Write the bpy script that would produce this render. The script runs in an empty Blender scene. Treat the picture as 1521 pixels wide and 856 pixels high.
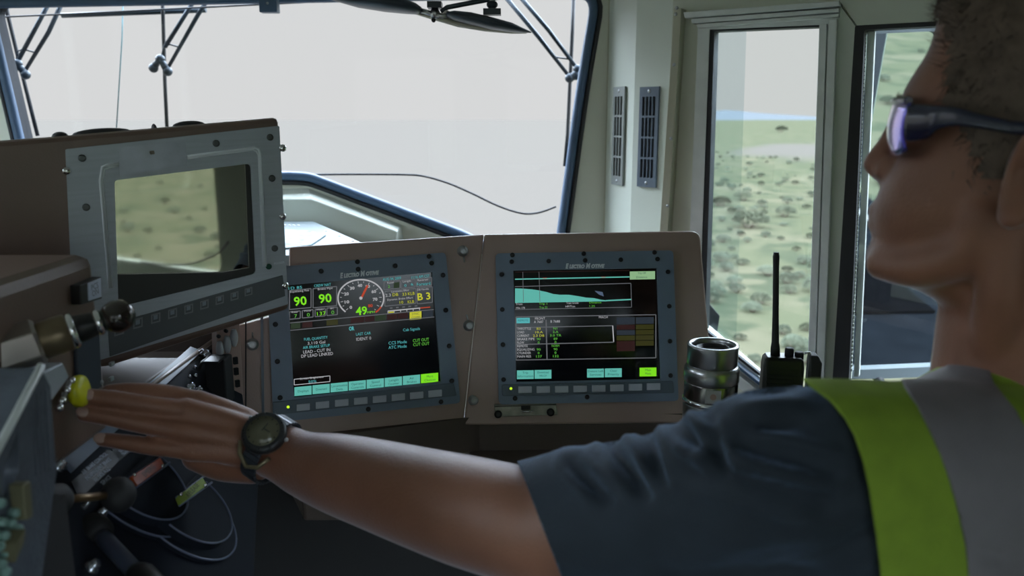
import bpy, bmesh, math, random
from mathutils import Vector, Matrix, noise
R = math.radians
random.seed(7)
SC = bpy.context.scene
COL = SC.collection

# ------------------------------------------------------------------ camera, sky, sun, exposure
FPX, PITCH = 1200.0, R(11.8)
CAM = Vector((0, 0, 1.3))
cd = bpy.data.cameras.new('camera'); cam = bpy.data.objects.new('camera', cd); COL.objects.link(cam)
cam.location = CAM; cam.rotation_euler = (R(90) - PITCH, 0, 0)
cd.sensor_width = 36; cd.lens = FPX / 1521 * 36; cd.clip_start = 0.02; cd.clip_end = 20000
cd.dof.use_dof = True; cd.dof.focus_distance = 1.17; cd.dof.aperture_fstop = 5.6
SC.camera = cam
SC.view_settings.view_transform = 'Standard'; SC.view_settings.look = 'None'
SC.view_settings.gamma = 1; SC.view_settings.use_curve_mapping = False
SC.view_settings.exposure = 0.0

wd = bpy.data.worlds.new('world'); SC.world = wd; wd.use_nodes = True
nt = wd.node_tree; bg = nt.nodes['Background']
tc = nt.nodes.new('ShaderNodeTexCoord'); sx = nt.nodes.new('ShaderNodeSeparateXYZ'); rp = nt.nodes.new('ShaderNodeValToRGB')
nt.links.new(tc.outputs['Generated'], sx.inputs[0]); nt.links.new(sx.outputs['Z'], rp.inputs[0]); nt.links.new(rp.outputs[0], bg.inputs[0])
rp.color_ramp.elements[0].position = 0.0; rp.color_ramp.elements[0].color = (0.71, 0.71, 0.715, 1)
rp.color_ramp.elements[1].position = 1.0; rp.color_ramp.elements[1].color = (11.0, 13.2, 16.5, 1)
e = rp.color_ramp.elements.new(0.16); e.color = (0.71, 0.715, 0.72, 1)
e = rp.color_ramp.elements.new(0.30); e.color = (11.8, 13.6, 15.8, 1)
bg.inputs[1].default_value = 1.0
sd = bpy.data.lights.new('sun', 'SUN'); sun = bpy.data.objects.new('sun', sd); COL.objects.link(sun)
sd.energy = 1.5; sd.angle = R(3); sd.color = (1, .96, .88); sun.rotation_euler = (R(38), 0, R(-20))

# ------------------------------------------------------------------ pixel -> place
cP, sP = math.cos(PITCH), math.sin(PITCH)
def ray(px, py):
    a, b = (px - 760.5) / FPX, (py - 428) / FPX
    return Vector((a, cP - b * sP, -sP - b * cP))
def at(px, py, Y):
    d = ray(px, py); return CAM + d * (Y / d.y)
class PL:
    """a plane in the cab: origin, u right, v up, n towards the viewer"""
    def __init__(s, px, py, Y, yaw=0, tilt=0, roll=0, axes=None, o=None):
        s.o = o or at(px, py, Y)
        if axes: s.u, s.n = Vector(axes[0]).normalized(), Vector(axes[1]).normalized(); s.v = s.n.cross(s.u)
        else:
            yaw, tilt, roll = R(yaw), R(tilt), R(roll)
            n0 = Vector((math.sin(yaw), -math.cos(yaw), 0)); u = Vector((math.cos(yaw), math.sin(yaw), 0))
            s.n = n0 * math.cos(tilt) + Vector((0, 0, 1)) * math.sin(tilt); v = s.n.cross(u)
            s.u = u * math.cos(roll) + v * math.sin(roll); s.v = s.n.cross(s.u)
        s.M = Matrix((s.u, s.v, s.n)).transposed().to_4x4(); s.M.translation = s.o
    def p(s, px, py, h=0.0):
        d = ray(px, py); o = s.o + s.n * h
        t = (o - CAM).dot(s.n) / d.dot(s.n); q = CAM + d * t - o
        return (q.dot(s.u), q.dot(s.v))
    def w(s, px, py, h=0.0):
        a, b = s.p(px, py, h); return s.o + s.u * a + s.v * b + s.n * h
    def P(s, pts, h=0.0): return [s.p(x, y, h) for x, y in pts]

# ------------------------------------------------------------------ materials
MATS = {}
def mat(name, col, rough=.5, metal=0, nscale=0, namt=0, bump=0, bscale=None, spec=None, emit=0, coat=0, stretch=None, col2=None):
    if name in MATS: return MATS[name]
    m = bpy.data.materials.new(name); m.use_nodes = True; t = m.node_tree; b = t.nodes['Principled BSDF']
    b.inputs['Base Color'].default_value = (*col, 1); b.inputs['Roughness'].default_value = rough; b.inputs['Metallic'].default_value = metal
    if spec is not None: b.inputs['Specular IOR Level'].default_value = spec
    if coat: b.inputs['Coat Weight'].default_value = coat
    if emit: b.inputs['Emission Color'].default_value = (*col, 1); b.inputs['Emission Strength'].default_value = emit; b.inputs['Base Color'].default_value = (0.01, .01, .01, 1)
    if nscale or bump:
        tcn = t.nodes.new('ShaderNodeTexCoord'); mp = t.nodes.new('ShaderNodeMapping'); t.links.new(tcn.outputs['Object'], mp.inputs[0])
        if stretch: mp.inputs['Scale'].default_value = stretch
    if nscale:
        n = t.nodes.new('ShaderNodeTexNoise'); n.inputs['Scale'].default_value = nscale; n.inputs['Detail'].default_value = 6
        r = t.nodes.new('ShaderNodeValToRGB'); t.links.new(mp.outputs[0], n.inputs[0]); t.links.new(n.outputs['Fac'], r.inputs[0])
        c2 = col2 or tuple(c * (1 + namt) for c in col); c1 = col if col2 else tuple(c * (1 - namt) for c in col)
        r.color_ramp.elements[0].position = .3; r.color_ramp.elements[1].position = .7
        r.color_ramp.elements[0].color = (*c1, 1); r.color_ramp.elements[1].color = (*c2, 1)
        t.links.new(r.outputs[0], b.inputs['Base Color'])
    if bump:
        n2 = t.nodes.new('ShaderNodeTexNoise'); n2.inputs['Scale'].default_value = bscale or 200; n2.inputs['Detail'].default_value = 4
        t.links.new(mp.outputs[0], n2.inputs[0])
        bp = t.nodes.new('ShaderNodeBump'); bp.inputs['Strength'].default_value = bump; bp.inputs['Distance'].default_value = .002
        t.links.new(n2.outputs['Fac'], bp.inputs['Height']); t.links.new(bp.outputs[0], b.inputs['Normal'])
    MATS[name] = m; return m
def glass(name, tint=(.97, .98, .98), refl=.05, rough=0.0):
    m = bpy.data.materials.new(name); m.use_nodes = True; t = m.node_tree; t.nodes.remove(t.nodes['Principled BSDF'])
    tr = t.nodes.new('ShaderNodeBsdfTransparent'); tr.inputs[0].default_value = (*tint, 1)
    gl = t.nodes.new('ShaderNodeBsdfGlossy'); gl.inputs['Roughness'].default_value = rough
    mx = t.nodes.new('ShaderNodeMixShader'); mx.inputs[0].default_value = refl
    t.links.new(tr.outputs[0], mx.inputs[1]); t.links.new(gl.outputs[0], mx.inputs[2]); t.links.new(mx.outputs[0], t.nodes['Material Output'].inputs[0])
    MATS[name] = m; return m

olive = mat('olive_wall_paint', (.64, .66, .56), .5, 0, 4, .06, .08, 300)
sage = mat('pale_sage_paint', (.60, .64, .56), .5, 0, 4, .04, .08, 300)
olived = mat('olive_trim_paint', (.45, .445, .32), .5, 0, 6, .1)
whitep = mat('ceiling_paint', (.55, .56, .52), .6, 0, 3, .04)
alu = mat('aluminium_frame', (.66, .69, .68), .4, .3, 30, .06)
rubber = mat('black_rubber', (.018, .019, .023), .6)
gasket = mat('dark_blue_gasket', (.06, .11, .19), .45)
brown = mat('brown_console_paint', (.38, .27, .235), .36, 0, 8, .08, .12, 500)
brown_shade = mat('brown_paint_shaded', (.17, .112, .088), .34, 0, 8, .08, .12, 500)  # same brown paint, darkened to carry the shade on housing and upper cabinet
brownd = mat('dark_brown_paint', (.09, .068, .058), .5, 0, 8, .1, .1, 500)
bezel = mat('blue_grey_bezel', (.17, .225, .31), .42, 0, 20, .06, .05, 800)
ptcm = mat('brushed_grey_panel', (.42, .46, .52), .42, .2, 12, .06, .05, 60, stretch=(1, 20, 1))
black = mat('black_plastic', (.012, .012, .013), .4)
blackm = mat('matte_black', (.016, .016, .018), .7)
screenm = mat('black_screen_glass', (.004, .0045, .006), .12, spec=.5)
steel = mat('polished_steel', (.45, .45, .46), .28, 1, 20, .05)
chrome = mat('chrome', (.8, .8, .82), .12, 1)
screwm = mat('dark_screw', (.02, .022, .025), .45, .6)
silver = mat('silver_fastener', (.45, .47, .48), .35, .7)
keycap = mat('grey_keycap', (.55, .58, .66), .5)
logo = mat('logo_grey', (.85, .9, .95), .5)
floorm = mat('rubber_floor', (.03, .03, .032), .8, 0, 15, .2)
def em(name, c, s=1.0): return mat(name, c, .5, emit=s)
e_teal = em('screen_teal', (.10, .42, .36)); e_cyan = em('screen_cyan', (.08, .40, .42)); e_lime = em('screen_lime', (.19, .68, .01))
e_green = em('screen_green', (.10, .42, .04)); e_white = em('screen_white', (.40, .40, .42)); e_grey = em('screen_grey', (.10, .105, .115))
e_yel = em('screen_yellow', (.50, .50, .03)); e_red = em('screen_red', (.42, .05, .02)); e_dkred = em('screen_dim_red', (.022, .006, .006))
e_dkgrn = em('screen_dim_green', (.018, .030, .014)); e_dkyel = em('screen_dim_olive', (.028, .028, .005)); e_dkblu = em('screen_dim_blue', (.018, .024, .034))
e_ink = em('screen_ink', (.004, .05, .05)); e_pale = em('screen_pale_green', (.24, .42, .22)); e_black = em('screen_black', (.009, .010, .012)); e_led = em('led_green', (.45, .75, .02), 1.3)

# ------------------------------------------------------------------ mesh builder
class MB:
    def __init__(s): s.bm = bmesh.new(); s.mats = []
    def mi(s, m):
        if m not in s.mats: s.mats.append(m)
        return s.mats.index(m)
    def _fin(s, faces, m, smooth=False):
        i = s.mi(m)
        for f in faces: f.material_index = i; f.smooth = smooth
    def prism(s, poly, z0, z1, m, M=None, smooth=False):
        a = [s.bm.verts.new((x, y, z0)) for x, y in poly]; b = [s.bm.verts.new((x, y, z1)) for x, y in poly]
        fs = [s.bm.faces.new(a[::-1]), s.bm.faces.new(b)]; n = len(poly)
        sd = [s.bm.faces.new((a[i], a[(i + 1) % n], b[(i + 1) % n], b[i])) for i in range(n)]
        area = sum(poly[i][0] * poly[(i + 1) % n][1] - poly[(i + 1) % n][0] * poly[i][1] for i in range(n))
        if (area < 0) != (z1 < z0):
            for f in fs + sd: f.normal_flip()
        s._fin(fs, m); s._fin(sd, m, smooth)
        if M: bmesh.ops.transform(s.bm, matrix=M, verts=a + b)
        return s
    def box(s, c, d, m, M=None):
        x, y, z = c; a, b, h = d[0] / 2, d[1] / 2, d[2] / 2
        return s.prism([(x - a, y - b), (x + a, y - b), (x + a, y + b), (x - a, y + b)], z - h, z + h, m, M)
    def loft(s, rings, m, cap=True, smooth=True, closed=True):
        vs = [[s.bm.verts.new(p) for p in r] for r in rings]; fs = []
        for i in range(len(vs) - 1):
            n = len(vs[i])
            for j in range(n if closed else n - 1):
                fs.append(s.bm.faces.new((vs[i][j], vs[i][(j + 1) % n], vs[i + 1][(j + 1) % n], vs[i + 1][j])))
        s._fin(fs, m, smooth)
        if cap and closed:
            cf = [s.bm.faces.new(vs[0][::-1]), s.bm.faces.new(vs[-1])]; s._fin(cf, m)
        return s
    def tube(s, pts, r, m, seg=10, flat=None, cap=True, smooth=True, up=None):
        pts = [Vector(p) for p in pts]; n = len(pts)
        rs = r if isinstance(r, (list, tuple)) else [r] * n
        rings = []; ref = None
        for i, p in enumerate(pts):
            t = (pts[min(i + 1, n - 1)] - pts[max(i - 1, 0)]).normalized()
            if ref is None:
                ref = Vector(up) if up else (Vector((0, 0, 1)) if abs(t.z) < .9 else Vector((1, 0, 0)))
            x = (ref - t * ref.dot(t)).normalized(); ref = x if not up else Vector(up); y = t.cross(x)
            fl = flat or (1, 1)
            rings.append([p + x * (math.cos(2 * math.pi * k / seg) * rs[i] * fl[0]) + y * (math.sin(2 * math.pi * k / seg) * rs[i] * fl[1]) for k in range(seg)])
        return s.loft(rings, m, cap, smooth)
    def cyl(s, p0, p1, r, m, seg=20, r1=None, smooth=True): return s.tube([p0, p1], [r, r if r1 is None else r1], m, seg, smooth=smooth)
    def lathe(s, prof, M, m, seg=32):
        """prof: list of (r, z) or (r, z, mat) around local z"""
        rings = [[M @ Vector((q[0] * math.cos(2 * math.pi * k / seg), q[0] * math.sin(2 * math.pi * k / seg), q[1])) for k in range(seg)] for q in prof]
        vs = [[s.bm.verts.new(p) for p in r] for r in rings]
        for i in range(len(vs) - 1):
            mm = prof[i][2] if len(prof[i]) > 2 else m
            fs = [s.bm.faces.new((vs[i][j], vs[i][(j + 1) % seg], vs[i + 1][(j + 1) % seg], vs[i + 1][j])) for j in range(seg)]
            s._fin(fs, mm, True)
        s._fin([s.bm.faces.new(vs[0][::-1]), s.bm.faces.new(vs[-1])], m)
        return s
    def ball(s, c, r, m, seg=20, sc=(1, 1, 1), M=None):
        g = bmesh.ops.create_uvsphere(s.bm, u_segments=seg, v_segments=max(6, seg // 2), radius=1)
        T = Matrix.Translation(Vector(c)) @ (M.to_4x4() if M else Matrix()) @ Matrix.Diagonal((r * sc[0], r * sc[1], r * sc[2], 1))
        bmesh.ops.transform(s.bm, matrix=T, verts=g['verts'])
        fs = {f for v in g['verts'] for f in v.link_faces}; s._fin(fs, m, True); return s
    def add_mesh(s, me, m, M=None):
        n0 = len(s.bm.verts); f0 = len(s.bm.faces)
        s.bm.from_mesh(me); s.bm.verts.ensure_lookup_table(); s.bm.faces.ensure_lookup_table()
        if M: bmesh.ops.transform(s.bm, matrix=M, verts=s.bm.verts[n0:])
        s._fin(s.bm.faces[f0:], m); return s
    def plate(s, outer, holes, z0, z1, m):
        """a sheet with holes, made as a filled outline with thickness"""
        cu = bpy.data.curves.new('t', 'CURVE'); cu.dimensions = '2D'; cu.fill_mode = 'BOTH'; cu.extrude = abs(z1 - z0) / 2
        for lp in [outer] + list(holes):
            sp = cu.splines.new('POLY'); sp.points.add(len(lp) - 1); sp.use_cyclic_u = True
            for i, q in enumerate(lp): sp.points[i].co = (q[0], q[1], 0, 1)
        o = bpy.data.objects.new('t', cu); me = bpy.data.meshes.new_from_object(o)
        s.add_mesh(me, m, Matrix.Translation((0, 0, (z0 + z1) / 2)))
        bpy.data.objects.remove(o); bpy.data.curves.remove(cu); bpy.data.meshes.remove(me)
        return s
    def text(s, body, x, y, h, z, m, align='CENTER', shear=0, rot=0, sx=1.0, ext=0, bold=0, width=None):
        cu = bpy.data.curves.new('t', 'FONT'); cu.body = body; cu.size = h * 1.4; cu.align_x = align; cu.align_y = 'CENTER'; cu.shear = shear; cu.resolution_u = 2; cu.extrude = ext; cu.offset = bold
        o = bpy.data.objects.new('t', cu); me = bpy.data.meshes.new_from_object(o)
        if width and len(me.vertices):
            xs = [v.co.x for v in me.vertices]; sx = width / max(1e-5, max(xs) - min(xs))
        s.add_mesh(me, m, Matrix.Translation((x, y, z)) @ Matrix.Rotation(rot, 4, 'Z') @ Matrix.Diagonal((sx, 1, 1, 1)))
        bpy.data.objects.remove(o); bpy.data.curves.remove(cu); bpy.data.meshes.remove(me); return s
    def build(s, name, parent=None, bevel=0, M=None, seg=2, weld=False):
        if weld: bmesh.ops.remove_doubles(s.bm, verts=s.bm.verts, dist=1e-5)
        me = bpy.data.meshes.new(name); s.bm.to_mesh(me); s.bm.free()
        for m in s.mats: me.materials.append(m)
        o = bpy.data.objects.new(name, me); COL.objects.link(o)
        if parent: o.parent = parent
        if M: o.matrix_world = M
        if bevel:
            b = o.modifiers.new('bevel', 'BEVEL'); b.width = bevel; b.segments = seg; b.limit_method = 'ANGLE'; b.angle_limit = R(40)
        return o
def thing(name, label, cat, M=None, group=None):
    o = bpy.data.objects.new(name, None); COL.objects.link(o); o.empty_display_size = .05
    if M is not None: o.matrix_world = M if isinstance(M, Matrix) else Matrix.Translation(M)
    o['label'] = label; o['category'] = cat
    if group: o['group'] = group
    return o
def tag(o, label, cat, group=None, kind=None):
    o['label'] = label; o['category'] = cat
    if group: o['group'] = group
    if kind: o['kind'] = kind
    return o
def struct(o): o['kind'] = 'structure'; return o
def rnd(poly, r, k=5):
    """round the corners of a polygon; r one radius or one per corner"""
    out = []; n = len(poly)
    for i in range(n):
        rr = r[i] if isinstance(r, (list, tuple)) else r
        p = Vector(poly[i]); a = Vector(poly[i - 1]) - p; b = Vector(poly[(i + 1) % n]) - p
        if rr <= 0: out.append(tuple(p)); continue
        ra = min(rr, a.length * .45, b.length * .45)
        s0, s1 = p + a.normalized() * ra, p + b.normalized() * ra
        for j in range(k + 1):
            t = j / k; out.append(tuple(s0 * (1 - t) ** 2 + p * 2 * t * (1 - t) + s1 * t * t))
    return out
def circ(c, r, n=20): return [(c[0] + r * math.cos(2 * math.pi * i / n), c[1] + r * math.sin(2 * math.pi * i / n)) for i in range(n)]
def cr(pts, k=6):
    """smooth curve through points (any number of components)"""
    out = []; n = len(pts)
    for i in range(n - 1):
        p0, p1, p2, p3 = pts[max(i - 1, 0)], pts[i], pts[i + 1], pts[min(i + 2, n - 1)]
        for j in range(k):
            t = j / k; t2 = t * t; t3 = t2 * t
            out.append(tuple(.5 * (2 * b + (c - a) * t + (2 * a - 5 * b + 4 * c - d) * t2 + (3 * b - a - 3 * c + d) * t3) for a, b, c, d in zip(p0, p1, p2, p3)))
    out.append(tuple(pts[-1])); return out
def inv(T): return T.inverted()

# ------------------------------------------------------------------ the cab: walls, floor, ceiling
ZC = 1.98
F = PL(760, 178, 1.95)
fz = lambda z: z - F.o.z
fx = lambda x: x - F.o.x
WS = [(-16, 6), (886, -10), (862, 130), (828, 385), (760, 385), (690, 349), (462, 263), (440, 261), (44, 261)]
WSr = [.03, .05, .3, .03, .03, .02, .05, .05, .03]
ws = rnd(F.P(WS), WSr)
WL = [(-255, 14), (-62, 8), (-20, 261), (-200, 270)]
wl = rnd(F.P(WL), .04)
b = MB(); b.plate([(fx(-1.72), fz(0)), (fx(.29), fz(0)), (fx(.29), fz(ZC)), (fx(-1.72), fz(ZC))], [ws, wl], -.05, 0, olive)
front = struct(b.build('wall_front', M=F.M))
def loop_tube(name, poly, r, m, h, parent, M, flat=None):
    b = MB(); pts = [Vector((x, y, h)) for x, y in poly]; pts = pts + [pts[0], pts[1]]
    b.tube(pts, r, m, 8, cap=False, up=(0, 0, 1), flat=flat); return b.build(name, parent, M=M)
win = MB().prism(ws, -.035, -.029, glass('windshield_glass', (.985, .99, .99), .012)).build('window_1', M=F.M); struct(win)
loop_tube('window_gasket', ws, .011, gasket, .006, win, None)
def off(poly, d):
    n = len(poly); out = []
    for i in range(n):
        a, c = Vector(poly[i - 1]), Vector(poly[(i + 1) % n]); t = (c - a).normalized(); out.append(tuple(Vector(poly[i]) + Vector((-t.y, t.x)) * d))
    return out
loop_tube('gasket_lip', off(ws, .016), .006, rubber, .004, win, None)
win2 = MB().prism(wl, -.035, -.029, MATS['windshield_glass']).build('window_2', M=F.M); struct(win2)
loop_tube('window_gasket', wl, .011, gasket, .006, win2, None)
# other cab walls
b = MB()
def slab(name, p0, p1, z0, z1, holes, m, th=.04, inside=None):
    """vertical wall from p0 to p1 (plan), holes as (s0, s1, z0, z1) along it; room side faces the viewer"""
    p0, p1 = Vector((*p0, 0)), Vector((*p1, 0)); u = (p1 - p0).normalized(); n = u.cross(Vector((0, 0, 1)))
    M = Matrix((u, Vector((0, 0, 1)), n)).transposed().to_4x4(); M.translation = p0; L = (p1 - p0).length
    b = MB(); hs = [rnd([(a, c), (b_, c), (b_, d), (a, d)], .05) for a, b_, c, d in holes]
    b.plate([(0, z0), (L, z0), (L, z1), (0, z1)], hs, -th, 0, m); o = b.build(name, M=M); struct(o); return o, M, hs
S0 = at(993, 178, 1.65); S = PL(993, 178, 1.65, yaw=-30)
def Sxy(t, h=0): q = S.o + S.u * t + S.n * h; return (q.x, q.y)
E_ = Sxy(.68)
wr, MR, hr = slab('wall_right', E_, (E_[0] + .06, -2.3), 0, ZC, [(1.98, 3.4, .75, 1.72)], mat('dark_green_trim_panel', (.13, .15, .12), .6, 0, 6, .08))
g = MB().prism(hr[0], -.025, -.02, glass('side_glass', (.96, .98, .97), .05)).build('window_3', M=MR); struct(g)
wb, MBk, hb = slab('wall_back', (E_[0] + .06, -2.3), (-1.7, -2.3), 0, ZC, [(.25, 1.0, .95, 1.75), (1.4, 2.15, .95, 1.75)], olive)
wlf, ML, hl = slab('wall_left', (-1.7, -2.3), (-1.7, 1.95), 0, ZC, [(1.9, 2.7, 1.0, 1.75), (3.0, 3.9, .9, 1.75)], olive)
for i, (hh, MM) in enumerate([(hl[0], ML), (hl[1], ML), (hb[0], MBk), (hb[1], MBk)]):  # unseen left and back windows, put in to fill the cab with daylight
    struct(MB().prism(hh, -.025, -.02, MATS['side_glass']).build('window_%d' % (i + 6), M=MM))
plan = [(-1.74, -2.34), (E_[0] + .1, -2.34), (E_[0] + .04, E_[1] + .02), Sxy(-.02, -.05), (.3, 2.0), (-1.74, 2.0)]
struct(MB().prism(plan, -.05, 0, floorm).build('floor'))
struct(MB().prism(plan, ZC, ZC + .05, whitep).build('ceiling'))

# ------------------------------------------------------------------ corner column with its two vents
A_, B_, C_ = at(900, 178, 1.945), at(941, 178, 1.80), at(1000, 178, 1.712)
b = MB(); b.prism([(A_.x, A_.y), (B_.x, B_.y), (C_.x, C_.y), (C_.x + .12, C_.y + .2), (A_.x + .05, 1.945)], 0, ZC, sage)
b.bm.normal_update()
for f in b.bm.faces:
    if abs(f.normal.z) < .5 and f.normal.y < -.7: f.material_index = b.mi(olive)
colm = struct(b.build('trim_1', bevel=.004)); colm['label'] = 'square corner column between the front window and the side window'
def plan_plane(a, c):
    u = Vector((c.x - a.x, c.y - a.y, 0)).normalized(); n = u.cross(Vector((0, 0, 1)))
    return PL(0, 0, 0, axes=(u, n), o=Vector((a.x, a.y, a.z)))
FA, FB = plan_plane(A_, B_), plan_plane(B_, C_)
ventm = mat('vent_blue_grey', (.10, .13, .17), .45, .2, 30, .08); ventl = mat('vent_pale_metal', (.26, .28, .27), .45, .3, 30, .08)
def vent(pl, quad, m, cols, label):
    q = pl.P(quad, .004); x0 = (q[0][0] + q[3][0]) / 2; x1 = (q[1][0] + q[2][0]) / 2; y1 = (q[0][1] + q[1][1]) / 2; y0 = (q[2][1] + q[3][1]) / 2
    w, h = x1 - x0, y1 - y0; cx, cy = (x0 + x1) / 2, (y0 + y1) / 2
    T = pl.M @ Matrix.Translation((cx, cy, 0)); t = thing('wall_vent', label, 'vent', T)
    holes = []; mx, my = w * .13, h * .085; gw = (w - 2 * mx) / cols; gh = (h - 2 * my) / 4
    for i in range(cols):
        for j in range(4):
            a0 = -w / 2 + mx + i * gw + gw * .12; c0 = -h / 2 + my + j * gh + gh * .05
            holes.append([(a0, c0), (a0 + gw * .76, c0), (a0 + gw * .76, c0 + gh * .9), (a0, c0 + gh * .9)])
    MB().plate([(-w / 2, -h / 2), (w / 2, -h / 2), (w / 2, h / 2), (-w / 2, h / 2)], holes, .0015, .006, m).build('grille', t)
    MB().box((0, 0, .001), (w * .94, h * .98, .0012), blackm).build('duct_opening', t)
    for sy in (-1, 1): MB().ball((0, sy * (h / 2 - my * .5), .006), .004, silver, 10, (1, 1, .5)).build('screw', t)
vent(FA, [(912, 129), (929, 129), (925, 275), (909, 275)], ventl, 3, 'narrow pale metal vent grille on the left face of the column')
vent(FB, [(951, 129), (980, 129), (974, 278), (947, 278)], ventm, 4, 'wide blue grey vent grille on the front face of the column')

# ------------------------------------------------------------------ side wall with sliding window and fixed window
w1 = S.P([(1056, 43), (1217, 36), (1197, 620), (1036, 482)])
w2 = rnd(S.P([(1283, 41), (1560, 26), (1560, 610), (1260, 582)]), .01)
sz = lambda z: (z - S.o.z)
b = MB(); b.plate([(-.0, sz(0)), (.68, sz(0)), (.68, sz(ZC)), (-.0, sz(ZC))], [w1, w2], -.04, 0, olive); side = struct(b.build('wall_side', M=S.M))
exm = mat('cab_exterior_paint', (.012, .014, .018), .6, spec=.2)
for o_ in (side, wr, front):
    o_.data.materials.append(exm)
    for p_ in o_.data.polygons:
        if (abs(p_.normal.z) > .9 and p_.center.z < -.03) or (o_ is front and abs(p_.normal.z) < .5): p_.material_index = len(o_.data.materials) - 1
def quad(name, px, h0, h1, m, parent=None, bevel=.001, pl=S):
    return MB().prism(pl.P(px, h1), h0, h1, m).build(name, parent, bevel)
wf = MB().plate(S.P([(1037, 31), (1243, 20), (1214, 660), (1018, 520)], .012), [S.P([(1054, 44), (1217, 37), (1197, 619), (1038, 482)], .012)], 0, .012, alu).build('window_4', M=S.M, bevel=.0015); struct(wf)
quad('gasket', [(1053, 44), (1061, 44), (1047, 492), (1038, 484)], -.02, .010, rubber, wf)
quad('gasket', [(1053, 44), (1217, 37), (1217, 40), (1053, 47)], -.02, .010, rubber, wf)
quad('sash_rail', [(1217, 36), (1228, 35), (1207, 650), (1197, 620)], .010, .022, alu, wf)
quad('sash_rail', [(1231, 29), (1243, 28), (1220, 660), (1209, 650)], .010, .026, alu, wf)
for k in range(3): quad('track_rail', [(1040, 484 + 14 * k), (1210, 620 + 14 * k), (1210, 625 + 14 * k), (1040, 489 + 14 * k)], .012, .024 + .004 * k, [rubber, gasket, alu][k], wf)
quad('pane', [(1054, 44), (1217, 37), (1197, 619), (1038, 482)], -.012, -.008, MATS['side_glass'], wf, 0)
quad('pane', [(1054, 44), (1108, 42), (1092, 528), (1038, 482)], -.022, -.018, glass('tinted_overlap_glass', (.90, .94, .95), .05), wf, 0)
tr = quad('trim_2', [(1015, 18), (1246, 1), (1246, 9), (1017, 27)], 0, .035, alu); struct(tr); tr.matrix_world = S.M
for px in ([(1026, 28), (1246, 12), (1246, 18), (1028, 35)],): o = quad('track_rail', px, 0, .028, alu, tr)
o = quad('track_rail', [(1034, 36), (1246, 20), (1246, 25), (1036, 42)], 0, .024, alu, tr)
t3 = quad('trim_3', [(1001, 12), (1012, 12), (988, 400), (976, 400)], 0, .03, mat('olive_bead', (.5, .49, .38), .45)); t3.matrix_world = S.M; struct(t3)
for px, py in ((1001.5, 12), (1000, 21), (997.5, 96), (993, 206), (988, 306)):
    q = S.p(px + 4, py, .03); MB().ball((q[0], q[1], .031), .0035, silver, 10, (1, 1, .5)).build('screw', t3)
t4 = quad('trim_4', [(1243, 1), (1272, 40), (1246, 640), (1214, 640), (1243, 22)], 0, .012, sage); t4.matrix_world = S.M; struct(t4)
t5 = quad('trim_5', [(1248, -40), (1620, -60), (1620, 24), (1274, 39), (1247, 2)], 0, .012, mat('pale_trim', (.6, .63, .54), .5, 0, 5, .05)); t5.matrix_world = S.M; struct(t5)
wg = MB().plate(rnd(S.P([(1270, 38), (1580, 22), (1580, 640), (1234, 606)], .014), .004), [rnd(S.P([(1284, 44), (1560, 30), (1560, 610), (1260, 581)], .014), .006)], -.02, .014, rubber).build('window_5', M=S.M, bevel=.002); struct(wg)
quad('pane', [(1283, 41), (1560, 26), (1560, 610), (1260, 582)], -.014, -.010, MATS['side_glass'], wg, 0)
quad('inner_frame', [(1288, 46), (1300, 46), (1276, 560), (1268, 560)], -.03, -.016, alu, wg)
b = MB()
for k in range(84):
    t = (k + .5) / 84; a = S.p(1283.5 + (1262.5 - 1283.5) * t, 46 + 506 * t, -.006); b.box((a[0], a[1], -.006), (.0075, .0048, .004), mat('pale_bead', (.55, .57, .50), .5))
b.build('spacer_beads', wg)

# ------------------------------------------------------------------ dash shelf and cowl under the front window
cow = MB()
back = F.P([(380, 281), (457, 279), (596, 334), (602, 372), (380, 380)], .004); frontp = F.P([(380, 296), (463, 296), (590, 344), (588, 372), (380, 392)], .05)
cow.loft([[Vector((x, y, .0)) for x, y in back], [Vector((x, y, .05)) for x, y in frontp]], sage, smooth=False)
cow.bm.normal_update(); bmesh.ops.recalc_face_normals(cow.bm, faces=cow.bm.faces)
cw = cow.build('window_ledge_panel', M=F.M, bevel=.003); tag(cw, 'bevelled pale green raised panel along the bottom of the front window', 'panel')
sz_ = 1.066
def flat(px, py, z): d = ray(px, py); q = CAM + d * ((z - CAM.z) / d.z); return (q.x, q.y)
b = MB(); b.prism([flat(380, 328.6, sz_), flat(466, 328.8, sz_), flat(535, 359, sz_), (flat(535, 359, sz_)[0] + .05, 1.4), (flat(380, 331, sz_)[0], 1.4)], sz_ - .02, sz_, mat('shelf_paint', (.16, .195, .20), .5)); sh = b.build('dash_shelf', bevel=.002)
tag(sh, 'pale dash shelf behind the left display screen', 'shelf')
b = MB()
for i in range(7):
    t = i / 6; q = flat(425 + 40 * t, 334, sz_) if i < 4 else flat(466 + 60 * (t - .5) * 2, 335 + 22 * (t - .5) * 2, sz_)
    MB().ball((q[0], q[1] - .012, sz_), .004, silver, 8, (1, 1, .5)).build('screw', sh)
pp = [flat(415, 342, sz_), flat(462, 345, sz_), flat(484, 351, sz_), flat(462, 366, sz_), flat(415, 372, sz_)]
pb = MB(); pb.prism(pp, sz_ + .0005, sz_ + .003, mat('paper', (.45, .50, .52), .6, 0, 60, .35, col2=(.10, .26, .36))); tag(pb.build('paper_sheet'), 'white sheet with blue print lying on the dash shelf', 'paper')
struct(MB().prism([(A_.x, A_.y - .006), (A_.x + .01, A_.y - .006), (A_.x + .01, A_.y), (A_.x, A_.y)], 0, ZC, olived).build('trim_6'))
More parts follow.
